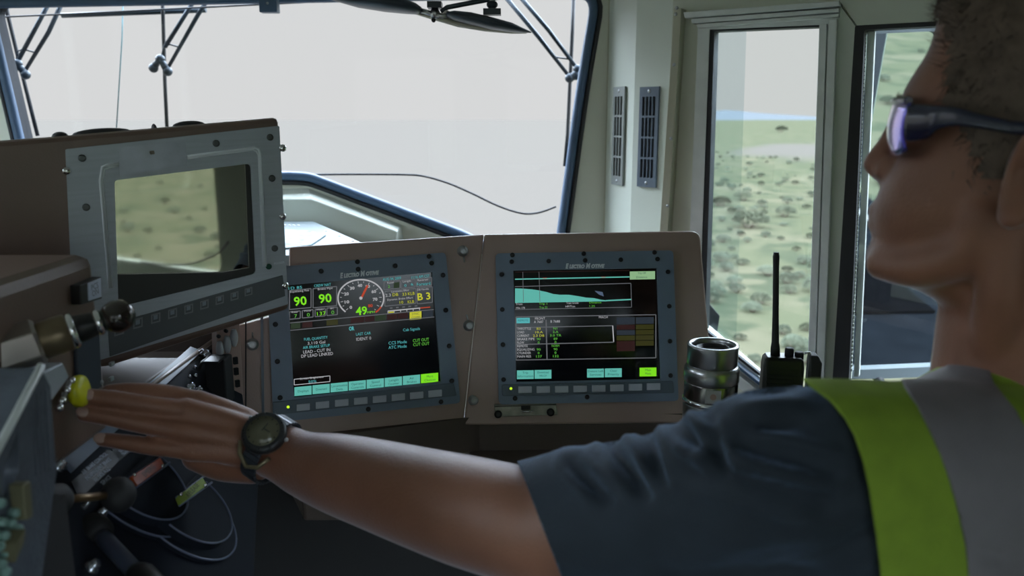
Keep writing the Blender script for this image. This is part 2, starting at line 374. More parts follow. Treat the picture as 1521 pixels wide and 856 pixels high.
# ------------------------------------------------------------------ display console (bent panel), desk
FO = at(703, 500, 1.19)
E1 = PL(0, 0, 0, yaw=17, tilt=11, roll=1.0, o=FO); E2 = PL(0, 0, 0, yaw=3, tilt=13, roll=.3, o=FO)
con = thing('display_console', 'brown angled console carrying the two lit display screens', 'console', FO)
iC = Matrix.Translation(-FO)
def cpart(mb, name, pl, bevel=0, parent=con): o = mb.build(name, parent, bevel); o.matrix_basis = iC @ pl.M if parent is con else Matrix(); return o
dD = .80
_d = E1.n.cross(E2.n).normalized()
def _foldx(y):
    lo, hi = -1.0, 1.0
    for _ in range(40):
        m_ = (lo + hi) / 2; q = FO + _d * m_ - CAM; py = 428 - FPX * (q.z * cP + q.y * sP) / (q.y * cP - q.z * sP)
        if (py > y) == (_d.z > 0): lo = m_
        else: hi = m_
    return 760.5 + FPX * q.x / (q.y * cP - q.z * sP)
fx0, fx1 = _foldx(348), _foldx(632)
l1 = E1.P([(430, 367), (fx0, 348), (fx1, 632), (352, 668), (352, 484), (430, 462)]); l2 = E2.P([(fx0, 348), (1040, 343), (1064, 628), (fx1, 632)])
# panels share the fold; build their meeting edge from the right one
cpart(MB().prism(l1, -.03, 0, brown), 'left_panel', E1, .003)
cpart(MB().prism(rnd(l2, [0, .016, 0, 0]), -.03, 0, brown), 'right_panel', E2, .003)
# desk under the panels
q1, q2, q3 = E1.w(352, 668), E1.w(712, 632), E2.w(1062, 628)
ym = min(q1.y, q2.y, q3.y)
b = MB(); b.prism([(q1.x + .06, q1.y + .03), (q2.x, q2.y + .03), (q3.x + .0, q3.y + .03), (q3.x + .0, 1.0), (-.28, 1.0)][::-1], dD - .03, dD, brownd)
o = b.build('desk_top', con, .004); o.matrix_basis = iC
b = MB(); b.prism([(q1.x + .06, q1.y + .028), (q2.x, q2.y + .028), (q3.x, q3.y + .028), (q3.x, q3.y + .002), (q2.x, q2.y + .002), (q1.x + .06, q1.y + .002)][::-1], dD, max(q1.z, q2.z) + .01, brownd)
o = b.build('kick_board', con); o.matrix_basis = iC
b = MB(); b.prism([(-.52, 1.13), (q3.x - .02, 1.13), (q3.x - .02, 1.15), (-.52, 1.15)], 0, dD - .03, blackm); o = b.build('under_desk_shade', con); o.matrix_basis = iC  # black sheet put in for the shade under the desk
# quarter turn fasteners
def fastener(pl, px, py, ang, par=con):
    q = pl.p(px, py, .004); b = MB(); T = Matrix.Translation((q[0], q[1], 0))
    b.lathe([(.0085, 0), (.0085, .002), (.0065, .003), (.0065, .007), (.005, .009), (.003, .009), (.003, .007)], T, silver, 20)
    c, s_ = math.cos(ang), math.sin(ang); b.tube([(q[0] + c * .009, q[1] + s_ * .009, .002), (q[0] + c * .017, q[1] + s_ * .017, .002)], .0014, silver, 6)
    o = b.build('fastener', par); o.matrix_basis = iC @ pl.M; o['label'] = 'round silver quarter turn fastener'
fastener(E1, 688, 373, -1.5)
fastener(E1, 697, 484, 1.7); fastener(E1, 704, 595, -.9); fastener(E1, 375, 512, 1.5)
# dark channel left of the left display
o = cpart(MB().prism(E1.P([(386, 400), (390, 400), (393, 632), (389, 632)], .006), 0, .006, mat('blue_grey_edge', (.14, .17, .22), .4)), 'edge_strip', E1)
o = cpart(MB().prism(E1.P([(364, 400), (366, 400), (366, 640), (364, 640)], .004), 0, .002, blackm), 'seam', E1)
# hinge plate on lower right panel
hb_ = cpart(MB().prism(E2.P([(734, 602), (826, 599), (829, 617), (736, 620)], .006), 0, .004, mat('worn_metal', (.24, .24, .20), .4, .7, 60, .3)), 'hinge_plate', E2, .0008)
hb_['label'] = 'worn metal hinge plate below the right display'
x = MB(); q = [E2.p(*p, .008) for p in ((740, 616), (818, 613), (781, 606), (776, 612), (792, 611))]
for i in (0, 1): x.lathe([(.006, .004), (.006, .007), (.003, .008)], Matrix.Translation((*q[i], 0)), screwm, 14)
x.box((*q[2], .006), (.014, .006, .004), blackm); x.tube([(*q[3], .008), (*q[4], .009)], [.0015, .001], chrome, 6)
x.tube([(*E2.p(735, 603, .006), .005), (*E2.p(826, 600, .006), .005)], .0022, mat('worn_metal', (0, 0, 0)), 8)
o = x.build('latch', hb_); 

# ------------------------------------------------------------------ display units
class Scr:
    """marks on a lit screen, at pixel places on its plane"""
    def __init__(s, pl, h, slope): s.pl, s.h, s.k, s.b, s.n = pl, h, slope, MB(), 0
    def rect(s, x0, y0, x1, y1, m, dz=0):
        k = s.k; s.n += 1; z = s.h + .0004 + dz + s.n * 2e-6
        s.b.prism(s.pl.P([(x0, y0), (x1, y0 + k * (x1 - x0)), (x1, y1 + k * (x1 - x0)), (x0, y1)], z), z - .0001, z, m)
    def line(s, x0, y0, x1, y1, w, m, dz=0):
        a, c = Vector(s.pl.p(x0, y0, s.h)), Vector(s.pl.p(x1, y1, s.h)); w *= .00095; d = (c - a).normalized(); n = Vector((-d.y, d.x)) * w / 2; s.n += 1; z = s.h + .0006 + dz + s.n * 2e-6
        s.b.prism([tuple(a - n), tuple(c - n), tuple(c + n), tuple(a + n)], z - .0001, z, m)
    def frame(s, x0, y0, x1, y1, m, w=1.5):
        k = s.k; f = lambda x, y: (x, y + k * (x - x0))
        for a, c in (((x0, y0), (x1, y0)), ((x1, y0), (x1, y1)), ((x1, y1), (x0, y1)), ((x0, y1), (x0, y0))): s.line(*f(*a), *f(*c), w, m)
    def text(s, t, px, py, hpx, m, sx=1, align='CENTER', w=None, bold=0, shear=0):
        q = s.pl.p(px, py, s.h); d = Vector(s.pl.p(px + 40, py + s.k * 40, s.h)) - Vector(q); s.n += 1
        h = abs(s.pl.p(px, py + hpx, s.h)[1] - q[1]) * (.84 if hpx < 8 else 1)
        if w: # fit to a width in pixels
            w = abs(s.pl.p(px + w, py, s.h)[0] - q[0])
        s.b.text(t, q[0], q[1], h, s.h + .0009 + s.n * 2e-6, m, align, shear, math.atan2(d.y, d.x), sx, 0, bold, w)
    def arc(s, cx, cy, rx, ry, a0, a1, w, m, n=36):
        p = [(cx + rx * math.sin(R(a0 + (a1 - a0) * i / n)), cy - ry * math.cos(R(a0 + (a1 - a0) * i / n))) for i in range(n + 1)]
        for a, c in zip(p, p[1:]): s.line(*a, *c, w, m)
def display_unit(pl, out, scr, label, strip, keys, led, logo_xy, screws, slope):
    t = thing('display_unit', label, 'display screen', pl.M @ Matrix.Translation((*pl.p(*[sum(v) / 4 for v in zip(*out)]), 0)))
    T = inv(t.matrix_world) @ pl.M
    def add(mb, name, parent=t, bevel=0, lab=None):
        o = mb.build(name, parent, bevel)
        if parent is t: o.matrix_basis = T
        if lab: o['label'] = lab
        return o
    bz = add(MB().plate(rnd(pl.P(out, .009), .007), [pl.P(scr, .009)], 0.0004, .009, bezel), 'bezel', bevel=.001)
    H = .004
    sc = add(MB().prism(pl.P([(scr[0][0] - 3, scr[0][1] - 3), (scr[1][0] + 3, scr[1][1] - 3), (scr[2][0] + 3, scr[2][1] + 3), (scr[3][0] - 3, scr[3][1] + 3)], H), .001, H, screenm), 'screen', lab='lit black display glass')
    st = add(MB().prism(rnd(pl.P(strip, .012), .003), .005, .012, mat('strip_blue_grey', (.10, .135, .18), .45)), 'button_strip', bevel=.0008)
    for kx, ky in keys:
        a = pl.P([(kx - 10, ky - 5 - slope * 10), (kx + 10, ky - 5 + slope * 10), (kx + 10, ky + 5 + slope * 10), (kx - 10, ky + 5 - slope * 10)], .0145)
        o = MB().prism(rnd(a, .0008), .010, .0145, keycap).build('button', st, .0006)
    q = pl.p(*led, .013); MB().ball((*q, .012), .0021, e_led, 10, (1, 1, .5)).build('status_light', st)
    for sx_, sy_ in screws:
        q = pl.p(sx_, sy_, .009); MB().lathe([(.0036, .0085), (.0036, .0102), (.0026, .0112), (.0012, .0108)], Matrix.Translation((*q, 0)), screwm, 12).build('screw', bz)
    # lettering
    L = MB(); lx, ly, lw = logo_xy; q0 = Vector(pl.p(lx - lw / 2, ly - slope * lw / 2, .0095)); q1 = Vector(pl.p(lx + lw / 2, ly + slope * lw / 2, .0095)); d = (q1 - q0); W = d.length; an = math.atan2(d.y, d.x)
    segs = [('E', 1.25, 0, .085), ('LECTRO', .92, .095, .40), ('M', 1.25, .52, .12), ('OTIVE', .92, .65, .35)]
    for s_, hh, x0, ww in segs:
        cu_w = ww * W; h = .0058 * hh; L2 = MB(); L2.text(s_, 0, 0, h, 0, logo, 'LEFT', .25, bold=.0006)
        xs = [v.co.x for v in L2.bm.verts]; k = cu_w / (max(xs) - min(xs)); me = bpy.data.meshes.new('t'); L2.bm.to_mesh(me); L2.bm.free()
        p = q0 + d.normalized() * (x0 * W); L.add_mesh(me, logo, Matrix.Translation((p.x, p.y + (.0006 if hh > 1 else 0), .0094)) @ Matrix.Rotation(an, 4, 'Z') @ Matrix.Diagonal((k, 1, 1, 1))); bpy.data.meshes.remove(me)
    L.build('lettering', bz)['label'] = 'pale ELECTROMOTIVE lettering'
    return t, sc, Scr(pl, H, slope)
k1 = -.095
keys1 = [(450.4, 605.3), (479, 602), (507.7, 598.8), (536, 596), (564, 593.3), (591.8, 590.3), (619, 587.7), (646.5, 585)]
scr1 = [(427, 424), (642, 404.5), (655, 567), (437, 591)]
dl, dls, G = display_unit(E1, [(396, 398), (662, 375), (684, 599), (406, 628)], scr1, 'left lit display with the round speed gauge, tilted beside the dark monitor',
    [(404, 598), (674, 569), (679, 588), (408, 617)], keys1, (428, 605), (534, 408, 58),
    [(477, 403), (531, 389), (532, 400), (587, 395), (637, 381), (641, 391), (658, 409), (662, 461), (667, 514), (671, 566), (409, 482), (412, 537), (416, 591), (655, 597), (547, 608)], k1)
# --- left screen
G.text('1D 85', 438, 428, 5, e_cyan, w=20); G.text('CREW NAT', 479, 424, 5, e_cyan, w=25)
G.frame(430, 432, 462, 460, e_grey); G.frame(465, 429, 500, 457.5, e_grey)
G.text('Equalizing Res', 445, 432.5, 3.6, e_white, w=28); G.text('Brake Pipe', 483, 429, 3.6, e_white, w=22)
G.text('90', 446, 448, 13, e_lime, w=19, bold=.0004); G.text('90', 483, 444, 13, e_lime, w=19, bold=.0004)
for (x0, x1, la, va, m) in ((430, 446, 'Rear', '7', e_green), (449, 465, 'Flow', '0', e_green), (468, 483, 'Main', '137', e_green), (485.5, 501, 'BC', '0', e_green)):
    y = 463.5 - .1 * (x0 - 430); G.frame(x0, y, x1, y + 11, e_grey); c = (x0 + x1) / 2; G.text(la, c, y + .3, 3, e_white, w=len(la) * 2.5); G.text(va, c + 1, y + 6.5, 6.5, e_lime if va == '137' else e_green, w=4.4 * len(va))
cx, cy = 536, 443; 
G.arc(cx, cy, 34, 27.5, -138, 118, 2.2, e_white, 48); G.arc(cx, cy, 34, 27.5, 118, 140, 2.4, e_red, 8)
for i in range(18):
    a = R(-135 + 270 * i / 17); x0, y0 = cx + 31 * math.sin(a), cy - 25 * math.cos(a); l = 4 if i % 2 == 0 else 2.5; G.line(x0, y0, x0 - l * math.sin(a), y0 + l * .8 * math.cos(a), .8, e_white)
for v, x, y in (('0', 521, 457), ('10', 514.5, 449), ('20', 514.5, 437), ('30', 523, 428.5), ('40', 534.5, 424.5), ('50', 546, 426), ('60', 555, 433.5), ('70', 557, 445), ('80', 550, 454.5)): G.text(v, x, y, 5.2, e_red if v == '80' else e_white, w=7 if len(v) > 1 else 4, bold=.0002)
G.line(537, 442, 546, 424, 3.2, e_red, .0003); q = G.pl.p(536, 443, .005); G.b.lathe([(.0024, .0052), (.0024, .0056), (.001, .0057)], Matrix.Translation((*q, 0)), e_white, 14)
G.text('49', 537, 462.5, 12, e_lime, w=17, bold=.0004); G.text('MPH', 551, 464, 4, e_lime, w=11)
G.text('AUG 04, 2009', 582, 414.5, 5, e_cyan, w=27); G.text('11:16 AM CST', 624, 411.5, 5, e_cyan, w=27)
G.frame(570, 419, 594, 430.5, e_grey); G.rect(585, 420, 593, 429, e_dkgrn); G.text('Reset', 580, 420, 3.4, e_white, w=10); G.text('2', 577.5, 426, 5, e_green, w=3)
G.frame(595.5, 417, 616, 428.5, e_grey); G.text('Length', 604, 418, 3.4, e_white, w=12); G.text('0', 602, 424.5, 4.6, e_cyan, w=3.4); G.text('ft', 612, 423, 4.6, e_cyan, w=4)
G.frame(618, 414.5, 641, 426, e_grey); G.text('Reverser', 628, 416, 3.4, e_white, w=16); G.text('Forward', 629, 422, 5.4, e_cyan, w=20)
G.frame(571.5, 433, 617.5, 455, e_grey); G.text('Locomotive Effort', 594, 432.5, 3.4, e_white, w=26); G.text('2.3', 576.5, 439, 5.2, e_white, w=8); G.text('DB', 587, 438, 5.4, e_yel, w=8.5)
G.text('33', 600.5, 437.5, 5.4, e_yel, w=6); G.text('KLB', 610.5, 436.5, 5.4, e_yel, w=10); G.text('Dynamic Brake Effort', 594, 444, 3.6, e_white, w=38); G.text('10', 595.5, 449.5, 5, e_yel, w=5.5); G.text('KLB', 610, 448.5, 5, e_yel, w=9.5)
G.frame(619.5, 428, 642, 451.5, e_grey); G.text('DB Handle', 628, 430, 3.4, e_white, w=17); G.text('B 3', 629.5, 441, 10.5, e_yel, w=19, bold=.0003)
G.rect(576, 461.5, 624, 463.2, e_white); G.rect(624, 457, 639, 458.6, e_red)
for i in range(5): G.rect(579 + 9.2 * i, 457 - i * .8, 583 + 9.2 * i, 459 - i * .8, e_grey); 
for i in range(6): G.line(576 + 9.4 * i, 462 - .9 * i, 576 + 9.4 * i, 465.5 - .9 * i, 1, e_white)
G.rect(577, 463.5, 585, 465.3, e_yel)
G.line(430, 480, 644, 460, 1.3, e_grey); G.line(430, 491, 645, 471, 1.3, e_grey)
for x0, x1, m in ((432, 446, e_dkgrn), (449, 464, e_dkred), (485, 502, e_dkyel), (521, 541, e_dkred), (542, 556, e_dkred), (557, 573, e_dkgrn), (575, 590, e_dkred), (591, 606, e_dkred)):
    G.rect(x0, 481 - .095 * (x0 - 432), x1, 489 - .095 * (x0 - 432), m)
G.rect(608.5, 464, 626, 475.5, e_yel); G.text('SYNC', 617, 466.5, 3.8, e_ink, w=11); G.text('COMM', 617.5, 471.8, 3.8, e_ink, w=13); G.rect(628, 462, 643, 472, e_dkblu)
G.text('OR', 522, 488.5, 7, e_cyan, w=8, bold=.0003); G.text('FUEL QUANTITY', 469, 503, 5, e_cyan, w=35); G.text('3,110 Gal', 470, 509.3, 5.2, e_white, w=26)
G.text('AIR BRAKE SETUP', 470, 515, 5, e_cyan, w=40); G.text('LEAD - CUT IN', 470.5, 521.5, 5.6, e_white, w=40); G.text('DP LEAD LINKED', 471, 527.5, 5.6, e_white, w=47)
G.text('LAST CAR', 539.5, 496, 5, e_cyan, w=22); G.text('IDENT 0', 540, 503.5, 5.6, e_white, w=22); G.text('Cab Signals', 611, 489.5, 5, e_cyan, w=25)
G.text('CCS Mode', 590.5, 509, 5.6, e_cyan, w=27); G.text('ATC Mode', 590.5, 515.5, 5.6, e_cyan, w=27); G.text('CUT OUT', 625, 505.5, 5.6, e_green, w=24); G.text('CUT OUT', 625.5, 511.5, 5.6, e_green, w=24)
G.frame(437, 563.5, 490, 572, e_white, 1); G.text('Screen Brightness', 463, 561.5, 3.6, e_white, w=35); G.text('50%', 464, 567, 4.4, e_cyan, w=12)
for i, (a, c) in enumerate((('Displays', ''), ('Dimmed', ''), ('Locomotive', 'Data'), ('Operator', 'Controls'), ('Speed', 'Control'), ('Length', 'Counter'), ('Air', 'Brakes'), ('More', 'Choices'))):
    x0 = 437.3 + 26.85 * i; y0 = 575.5 - 2.75 * i; G.rect(x0, y0, x0 + 25.6, y0 + 13.2, e_lime if i == 7 else e_teal); c0 = x0 + 13
    if c: G.text(a, c0, y0 + 3, 4, e_ink, w=2.35 * len(a)); G.text(c, c0, y0 + 8.3, 4, e_ink, w=2.35 * len(c))
    else: G.text(a, c0, y0 + 5.5, 4, e_ink, w=16)
go = G.b.build('screen_marks', dls)
k2 = -.016
scr2 = [(762.5, 402), (976, 398.5), (981.5, 563.5), (767, 568)]
keys2 = [(780, 579.3), (807, 579), (834.4, 578.6), (862, 578), (889.5, 577.4), (916.5, 576.6), (944, 575.6), (971, 574.8)]
dr, drs, G = display_unit(E2, [(736, 376.5), (1000, 372), (1008, 596), (741, 601)], scr2, 'right lit display with the teal profile graph, nearest the steel flask',
    [(745, 572), (1000, 566), (1002, 584), (746, 588.5)], keys2, (759, 577.5), (869, 396, 58),
    [(761, 379), (760, 389), (815, 388), (867, 377), (869, 387), (922, 386), (972, 375), (976.5, 385), (992, 404), (994, 455), (995, 507), (996, 558), (745, 408), (746, 460), (747, 512), (748, 564), (765, 592), (872, 590)], k2)
GW = .02
G.line(765, 415, 935, 411.5, 1.8, e_teal); G.text('OFF', 809, 413.8, 3, e_red, w=6); G.text('ON', 896, 412.2, 3, e_red, w=6)
G.rect(935.5, 403.5, 973, 415.5, e_pale); G.text('Trip Off', 953, 406, 3.4, e_ink, w=12); G.text('Distance', 953, 412, 3.4, e_ink, w=16)
G.line(765, 404.5, 935, 402, .8, e_dkred); G.line(765, 426, 937, 421, 1.2, e_grey)
prof = [(765, 428.5), (775, 428.8), (790, 430), (800, 431.5), (812, 434), (822, 437), (832, 438), (845, 438), (858, 440), (870, 442.2), (882, 443), (893, 445.5), (900, 446.3)]
z = .0046; G.b.prism(E2.P(prof + [(900, 447), (765, 449.5)], z), z - .0001, z, e_teal)
G.line(900, 446.8, 937.5, 445, 2, e_teal); G.line(765, 449.8, 900, 447.3, 1, e_teal)
G.line(776.5, 404, 777.5, 449, .8, e_grey); G.line(800.5, 404, 802, 449, .8, e_grey)
z = .0047; G.b.prism(E2.P([(883, 432), (895, 434), (897, 440.5), (890, 438)], z), z - .0001, z, em('screen_dusty_blue', (.07, .10, .16)))
G.line(937, 421, 938, 456, 1, e_grey); G.line(765, 460, 938, 456.5, 1, e_grey)
G.text('Train', 771, 452, 3.6, e_white, w=10); G.text('Mile 170', 773, 457.8, 3.6, e_white, w=13); G.text('Trip 1', 807, 451.5, 3.6, e_green, w=12); G.text('Trip 22', 807, 457, 3.6, e_green, w=12)
G.text('Train Grade', 850, 450.3, 3.6, e_white, w=18); G.text('HP/Ton', 847, 455.5, 3.6, e_white, w=14); G.text('Distance', 884, 449.5, 3.6, e_green, w=18); G.text('1.25', 879, 455, 3.6, e_green, w=8)
G.frame(766.5, 471, 974, 535, e_grey, 1.5); G.line(766.5, 487, 910, 484, 1.4, e_grey); G.line(910, 484, 911.5, 508, 1.6, e_white); G.line(767, 512, 911.5, 508.5, 1.6, e_grey); G.line(811, 475, 812.5, 534, 2, e_grey)
G.rect(767, 472.5, 787, 480.5, e_cyan); G.text('REMOTE', 777, 476.3, 3.4, e_ink, w=15); G.text('FRONT', 802, 473.5, 4.4, e_white, w=15); G.text('A 7687', 800, 478.5, 4.4, e_white, w=14); G.text('B 7688', 824.5, 477.8, 4.4, e_white, w=14); G.text('MACH', 896, 471.5, 4, e_white, w=13)
rows = ['THROTTLE', 'LOAD', 'CURRENT', 'BRAKE PIPE', 'FLOW', 'REMOTE', 'EQUALIZING', 'CYLINDER', 'MAIN RES']
va = [('B3', e_yel), ('10.A', e_yel), ('2.3 DB', e_yel), ('90', e_green), ('0', e_green), ('', 0), ('90', e_green), ('0', e_green), ('137', e_green)]
vb = [('N1', e_green), ('2.A', e_green), ('3.0 TR', e_green), ('89', e_green), ('0', e_green), ('NORM', e_green), ('90', e_green), ('0', e_green), ('132', e_green)]
for i, r0 in enumerate(rows):
    y = 488.8 + 5.15 * i; G.text(r0, 768, y, 4.2, e_white, align='LEFT', w=2.55 * len(r0))
    if va[i][0]: G.text(va[i][0], 800, y - .2, 4.2, va[i][1], w=2.8 * len(va[i][0]))
    if vb[i][0]: G.text(vb[i][0], 825, y - .6, 4.2, vb[i][1], w=2.8 * len(vb[i][0]))
for x0, y0, x1, y1, m in ((916, 472, 943, 482, e_dkblu), (944.5, 471.5, 971, 481.5, e_dkblu), (916, 483, 943, 490, e_dkred), (944.5, 482.5, 971, 489.5, e_dkyel), (916, 491, 943, 498, e_dkblu), (944.5, 490.5, 971, 497.5, e_dkyel), (916, 499, 943, 506, e_dkyel), (944.5, 498.5, 971, 505.5, e_dkyel), (916, 507, 943, 522, e_dkred), (944.5, 506.5, 971, 514, e_dkyel)): G.rect(x0, y0, x1, y1, m)
for x0, a, c, m in ((767.8, 'Trip', 'Information', e_teal), (794, 'Download', 'HN.CV', e_teal), (872, 'Detent Left', 'Services', e_teal), (898.5, 'Clear', 'Priority', e_teal), (950, 'Main', 'Menu', e_lime)):
    y0 = 550.5 - .02 * (x0 - 768) * 1.1; G.rect(x0, y0, x0 + 25, y0 + 13, m); G.text(a, x0 + 12.5, y0 + 3.4, 3.8, e_ink, w=2.1 * len(a)); G.text(c, x0 + 12.5, y0 + 8.6, 3.8, e_ink, w=2.1 * len(c))
G.b.build('screen_marks', drs)

# ------------------------------------------------------------------ the dark monitor on the left, in its housing
PT = PL(272, 340, .99, yaw=29, tilt=.3, roll=3.2)
pt = thing('grey_monitor', 'large grey framed monitor with a dark reflecting screen, in a brown housing', 'monitor', PT.M)
def pa(mb, name, parent=pt, bevel=0, lab=None):
    o = mb.build(name, parent, bevel)
    if lab: o['label'] = lab
    return o
hs = MB().prism(PT.P([(-190, 224), (79, 203.5), (414, 174.5), (430, 460), (163, 545), (-190, 600)], .004), -.035, .004, brown_shade); hs.prism(PT.P([(-180, 230), (79, 206), (300, 188), (300, 480), (163, 530), (-180, 620)], .004), -.16, -.03, brown_shade)
pa(hs, 'housing', bevel=.006)
out = PT.P([(97, 222), (415, 187), (428, 452), (112, 546)], .012); scp = PT.P([(170, 268), (372, 243), (380, 407), (176, 457)], .012)
bz = pa(MB().plate(rnd(out, .002), [rnd(scp, [.004, .006, .006, .004])], .0045, .012, ptcm), 'bezel', bevel=.0008)
mir = mat('reflecting_screen_glass', (.42, .40, .33), .03, 1.0)
pa(MB().prism(PT.P([(165, 262), (378, 238), (386, 412), (170, 464)], .006), .0045, .006, mir), 'screen', lab='dark glossy screen reflecting the sagebrush outside')
# dark inner surround under the screen
pa(MB().prism(PT.P([(172, 408), (330, 405), (381, 396), (381, 409), (176, 460)], .009), .006, .009, black), 'lower_mask')
pa(MB().prism(PT.P([(364, 240), (375, 240), (383, 410), (371, 412)], .009), .006, .009, black), 'side_mask')
for pts in ([(149, 268), (154, 250), (178, 244)], [(278, 233.5), (380, 221), (386, 224), (393, 396)],):
    for dd in (0, 3.2):
        if len(pts) == 3: P3 = [(149 + dd, 430), (149 + dd, 268), (152.5 + dd, 248 + dd), (159 + dd, 245.5 + dd), (176.5, 243 + dd)]; P3[0] = (163 + dd, 428)
        else: P3 = [(278, 232.5 + dd), (378 - dd, 219.5 + dd), (384 - dd, 221.5 + dd), (386 - dd * .6, 228 + dd), (394.5 - dd, 396)]
        pa(MB().tube([(*PT.p(x, y, .012), .0122) for x, y in P3], .0013 if dd else .0020, mat('pale_line', (.75, .80, .85), .4), 6), 'trim_line', bz)
pl_ = pa(MB().prism(PT.P([(176.5, 219.5), (276, 207.5), (278, 246), (178, 261)], .0135), .011, .0135, mat('name_plate', (.40, .43, .50), .4, .4, 40, .1)), 'name_plate', bz)
pa(MB().prism(rnd(PT.P([(222, 224.5), (229, 223.5), (230, 229), (223, 230)], .0138), .001), .0134, .0138, mat('faded_mark', (.20, .17, .13), .5)), 'faded_mark', pl_)
for x, y in ((122, 235), (128, 308), (321, 213), (401, 204), (404, 265), (408, 369)):
    q = PT.p(x, y, .012); pa(MB().lathe([(.0042, .0118), (.0042, .0132), (.003, .014), (.001, .0135)], Matrix.Translation((*q, 0)), mat('bezel_screw', (.10, .11, .11), .4, .7), 14), 'screw', bz)
for x, y in ((99, 254), (420, 220), (420, 322), (424, 425)):
    q = PT.p(x, y, .014); pa(MB().ball((*q, .0135), .0048, chrome, 14, (1, 1, .6)), 'chrome_bolt', pt)
# membrane strip with square keys
ms = pa(MB().prism(PT.P([(160, 483), (420, 409), (424, 440), (163, 530)], .0135), .011, .0135, mat('key_strip', (.10, .115, .125), .5)), 'key_strip', pt, .0005)
for i, (x, y) in enumerate(((177, 491), (205, 480.5), (231.5, 473), (256.5, 466), (280.5, 459.5), (303.8, 452.8), (326.5, 446), (348.5, 440.2), (369.3, 433.5))):
    s_ = 7.2 - .2 * i; k = -.27; a = PT.P([(x - s_, y - s_ - k * s_), (x + s_, y - s_ + k * s_), (x + s_, y + s_ + k * s_), (x - s_, y + s_ - k * s_)], .0145)
    kk = pa(MB().plate(a, [[tuple(Vector(p) * .74 + sum((Vector(z_) for z_ in a), Vector((0, 0))) / 4 * .26) for p in a]], .013, .0145, mat('key_frame', (.22, .23, .25), .4)), 'key', ms)
    pa(MB().prism([tuple(Vector(p) * .45 + sum((Vector(z_) for z_ in a), Vector((0, 0))) / 4 * .55 + Vector((0, .0012))) for p in a], .013, .0142, mat('key_face', (.25, .30, .36), .3)), 'key_mark', kk)
q = PT.p(399, 396, .012); pa(MB().lathe([(.0038, .0118), (.0038, .0135), (.002, .0142)], Matrix.Translation((*q, 0)), mat('dark_green_lens', (.01, .06, .04), .2), 14), 'indicator_lens', bz)
T_ = MB(); q = PT.p(415, 391, .0125); T_.text('POWER', q[0], q[1], .0028, .0124, mat('pale_line', (0, 0, 0)), 'CENTER', 0, .02); T_.build('lettering', bz)
# slots in the housing top, their dark openings put on as black ovals
tops = MB()
topn = PT.v
def on_top(px0, px1, name='slot'):
    a, c = PT.p(*px0, .0), PT.p(*px1, .0)
    return a, c
ytop = lambda x: PT.p(79, 203.5, .004)[1] + (x - PT.p(79, 203.5, .004)[0]) * (PT.p(414, 174.5, .004)[1] - PT.p(79, 203.5, .004)[1]) / (PT.p(414, 174.5, .004)[0] - PT.p(79, 203.5, .004)[0])
for (xa, ya), (xb, yb), zz in (((75, 196), (100, 191), -.05), ((106, 195), (195, 185), -.06), ((224, 184), (232, 183), -.05), ((255, 181), (304, 176), -.07)):
    a, c = PT.p(xa, ya, zz * .4), PT.p(xb, yb, zz * .4); m_ = ((a[0] + c[0]) / 2); w_ = (c[0] - a[0])
    o = MB().ball((m_, ytop(m_) - .001, zz * .4), 1, blackm, 20, (w_ / 2, .006, .011)).build('lid', pt); o['label'] = 'dark oval put in for a slot opening in the housing top'
# ------------------------------------------------------------------ control stand at the left
CP = PL(150, 470, .80, yaw=90); CX = CP.o.x
st = thing('control_stand', 'brown metal control stand with labelled dark control deck, left of the two lit displays', 'control stand', Vector((CX, .8, 0)))
iS = inv(st.matrix_world)
def sp(mb, name, pl=None, bevel=0, parent=st, lab=None):
    o = mb.build(name, parent, bevel); o.matrix_basis = (iS @ (pl.M if pl else Matrix())) if parent is st else Matrix()
    if lab: o['label'] = lab
    return o
ztop = at(150, 376, .80).z
b = MB(); b.box((CX - .17, .665, (ztop + .98) / 2), (.34, .27, ztop - .98), brown_shade); cab = sp(b, 'upper_cabinet', None, .012)
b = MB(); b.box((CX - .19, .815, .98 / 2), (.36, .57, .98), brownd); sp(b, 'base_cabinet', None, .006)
BB = PL(250, 520, 1.12); sp(MB().prism(BB.P([(140, 490), (354, 462), (354, 650), (140, 650)]), -.015, 0, brownd), 'back_board', BB)
b = MB(); b.box((CX - .17, .92, .985), (.30, .22, .012), brownd); sp(b, 'riser', None, .003)
# things on the upper cabinet face
lb = MB(); lb.prism(CP.P([(119, 424), (151, 411), (152, 444), (121, 453)], .010), 0, .010, black); o = sp(lb, 'label_block', CP, .001)
x = MB().prism(CP.P([(131, 421), (150, 413), (151, 441), (132, 447)], .0108), .010, .0108, mat('label_white', (.55, .60, .72), .5)); L = x.build('label_face', o)
T_ = MB(); q = CP.p(141, 426, .0112); T_.text('PCS', q[0], q[1], .006, .0111, mat('label_ink', (.08, .09, .14), .5), rot=.05); q = CP.p(142, 435, .0112); T_.text('ON', q[0], q[1], .006, .0111, MATS['label_ink'], rot=.05); T_.build('label_text', o)
o = sp(MB().prism(CP.P([(113, 492), (147, 476), (152, 574), (118, 600)], .004), 0, .004, mat('dark_blue_plate', (.028, .036, .055), .5)), 'blank_plate', CP, .001)
for p in ((151, 568), (116, 497), (146, 482), (120, 592)): q = CP.p(*p, .004); MB().ball((*q, .004), .0026, silver, 10, (1, 1, .6)).build('screw', o)
for p in ((166, 541), (165, 563)): q = CP.p(*p, .001); sp(MB().box((*q, .001), (.007, .004, .003), silver), 'clip', CP)
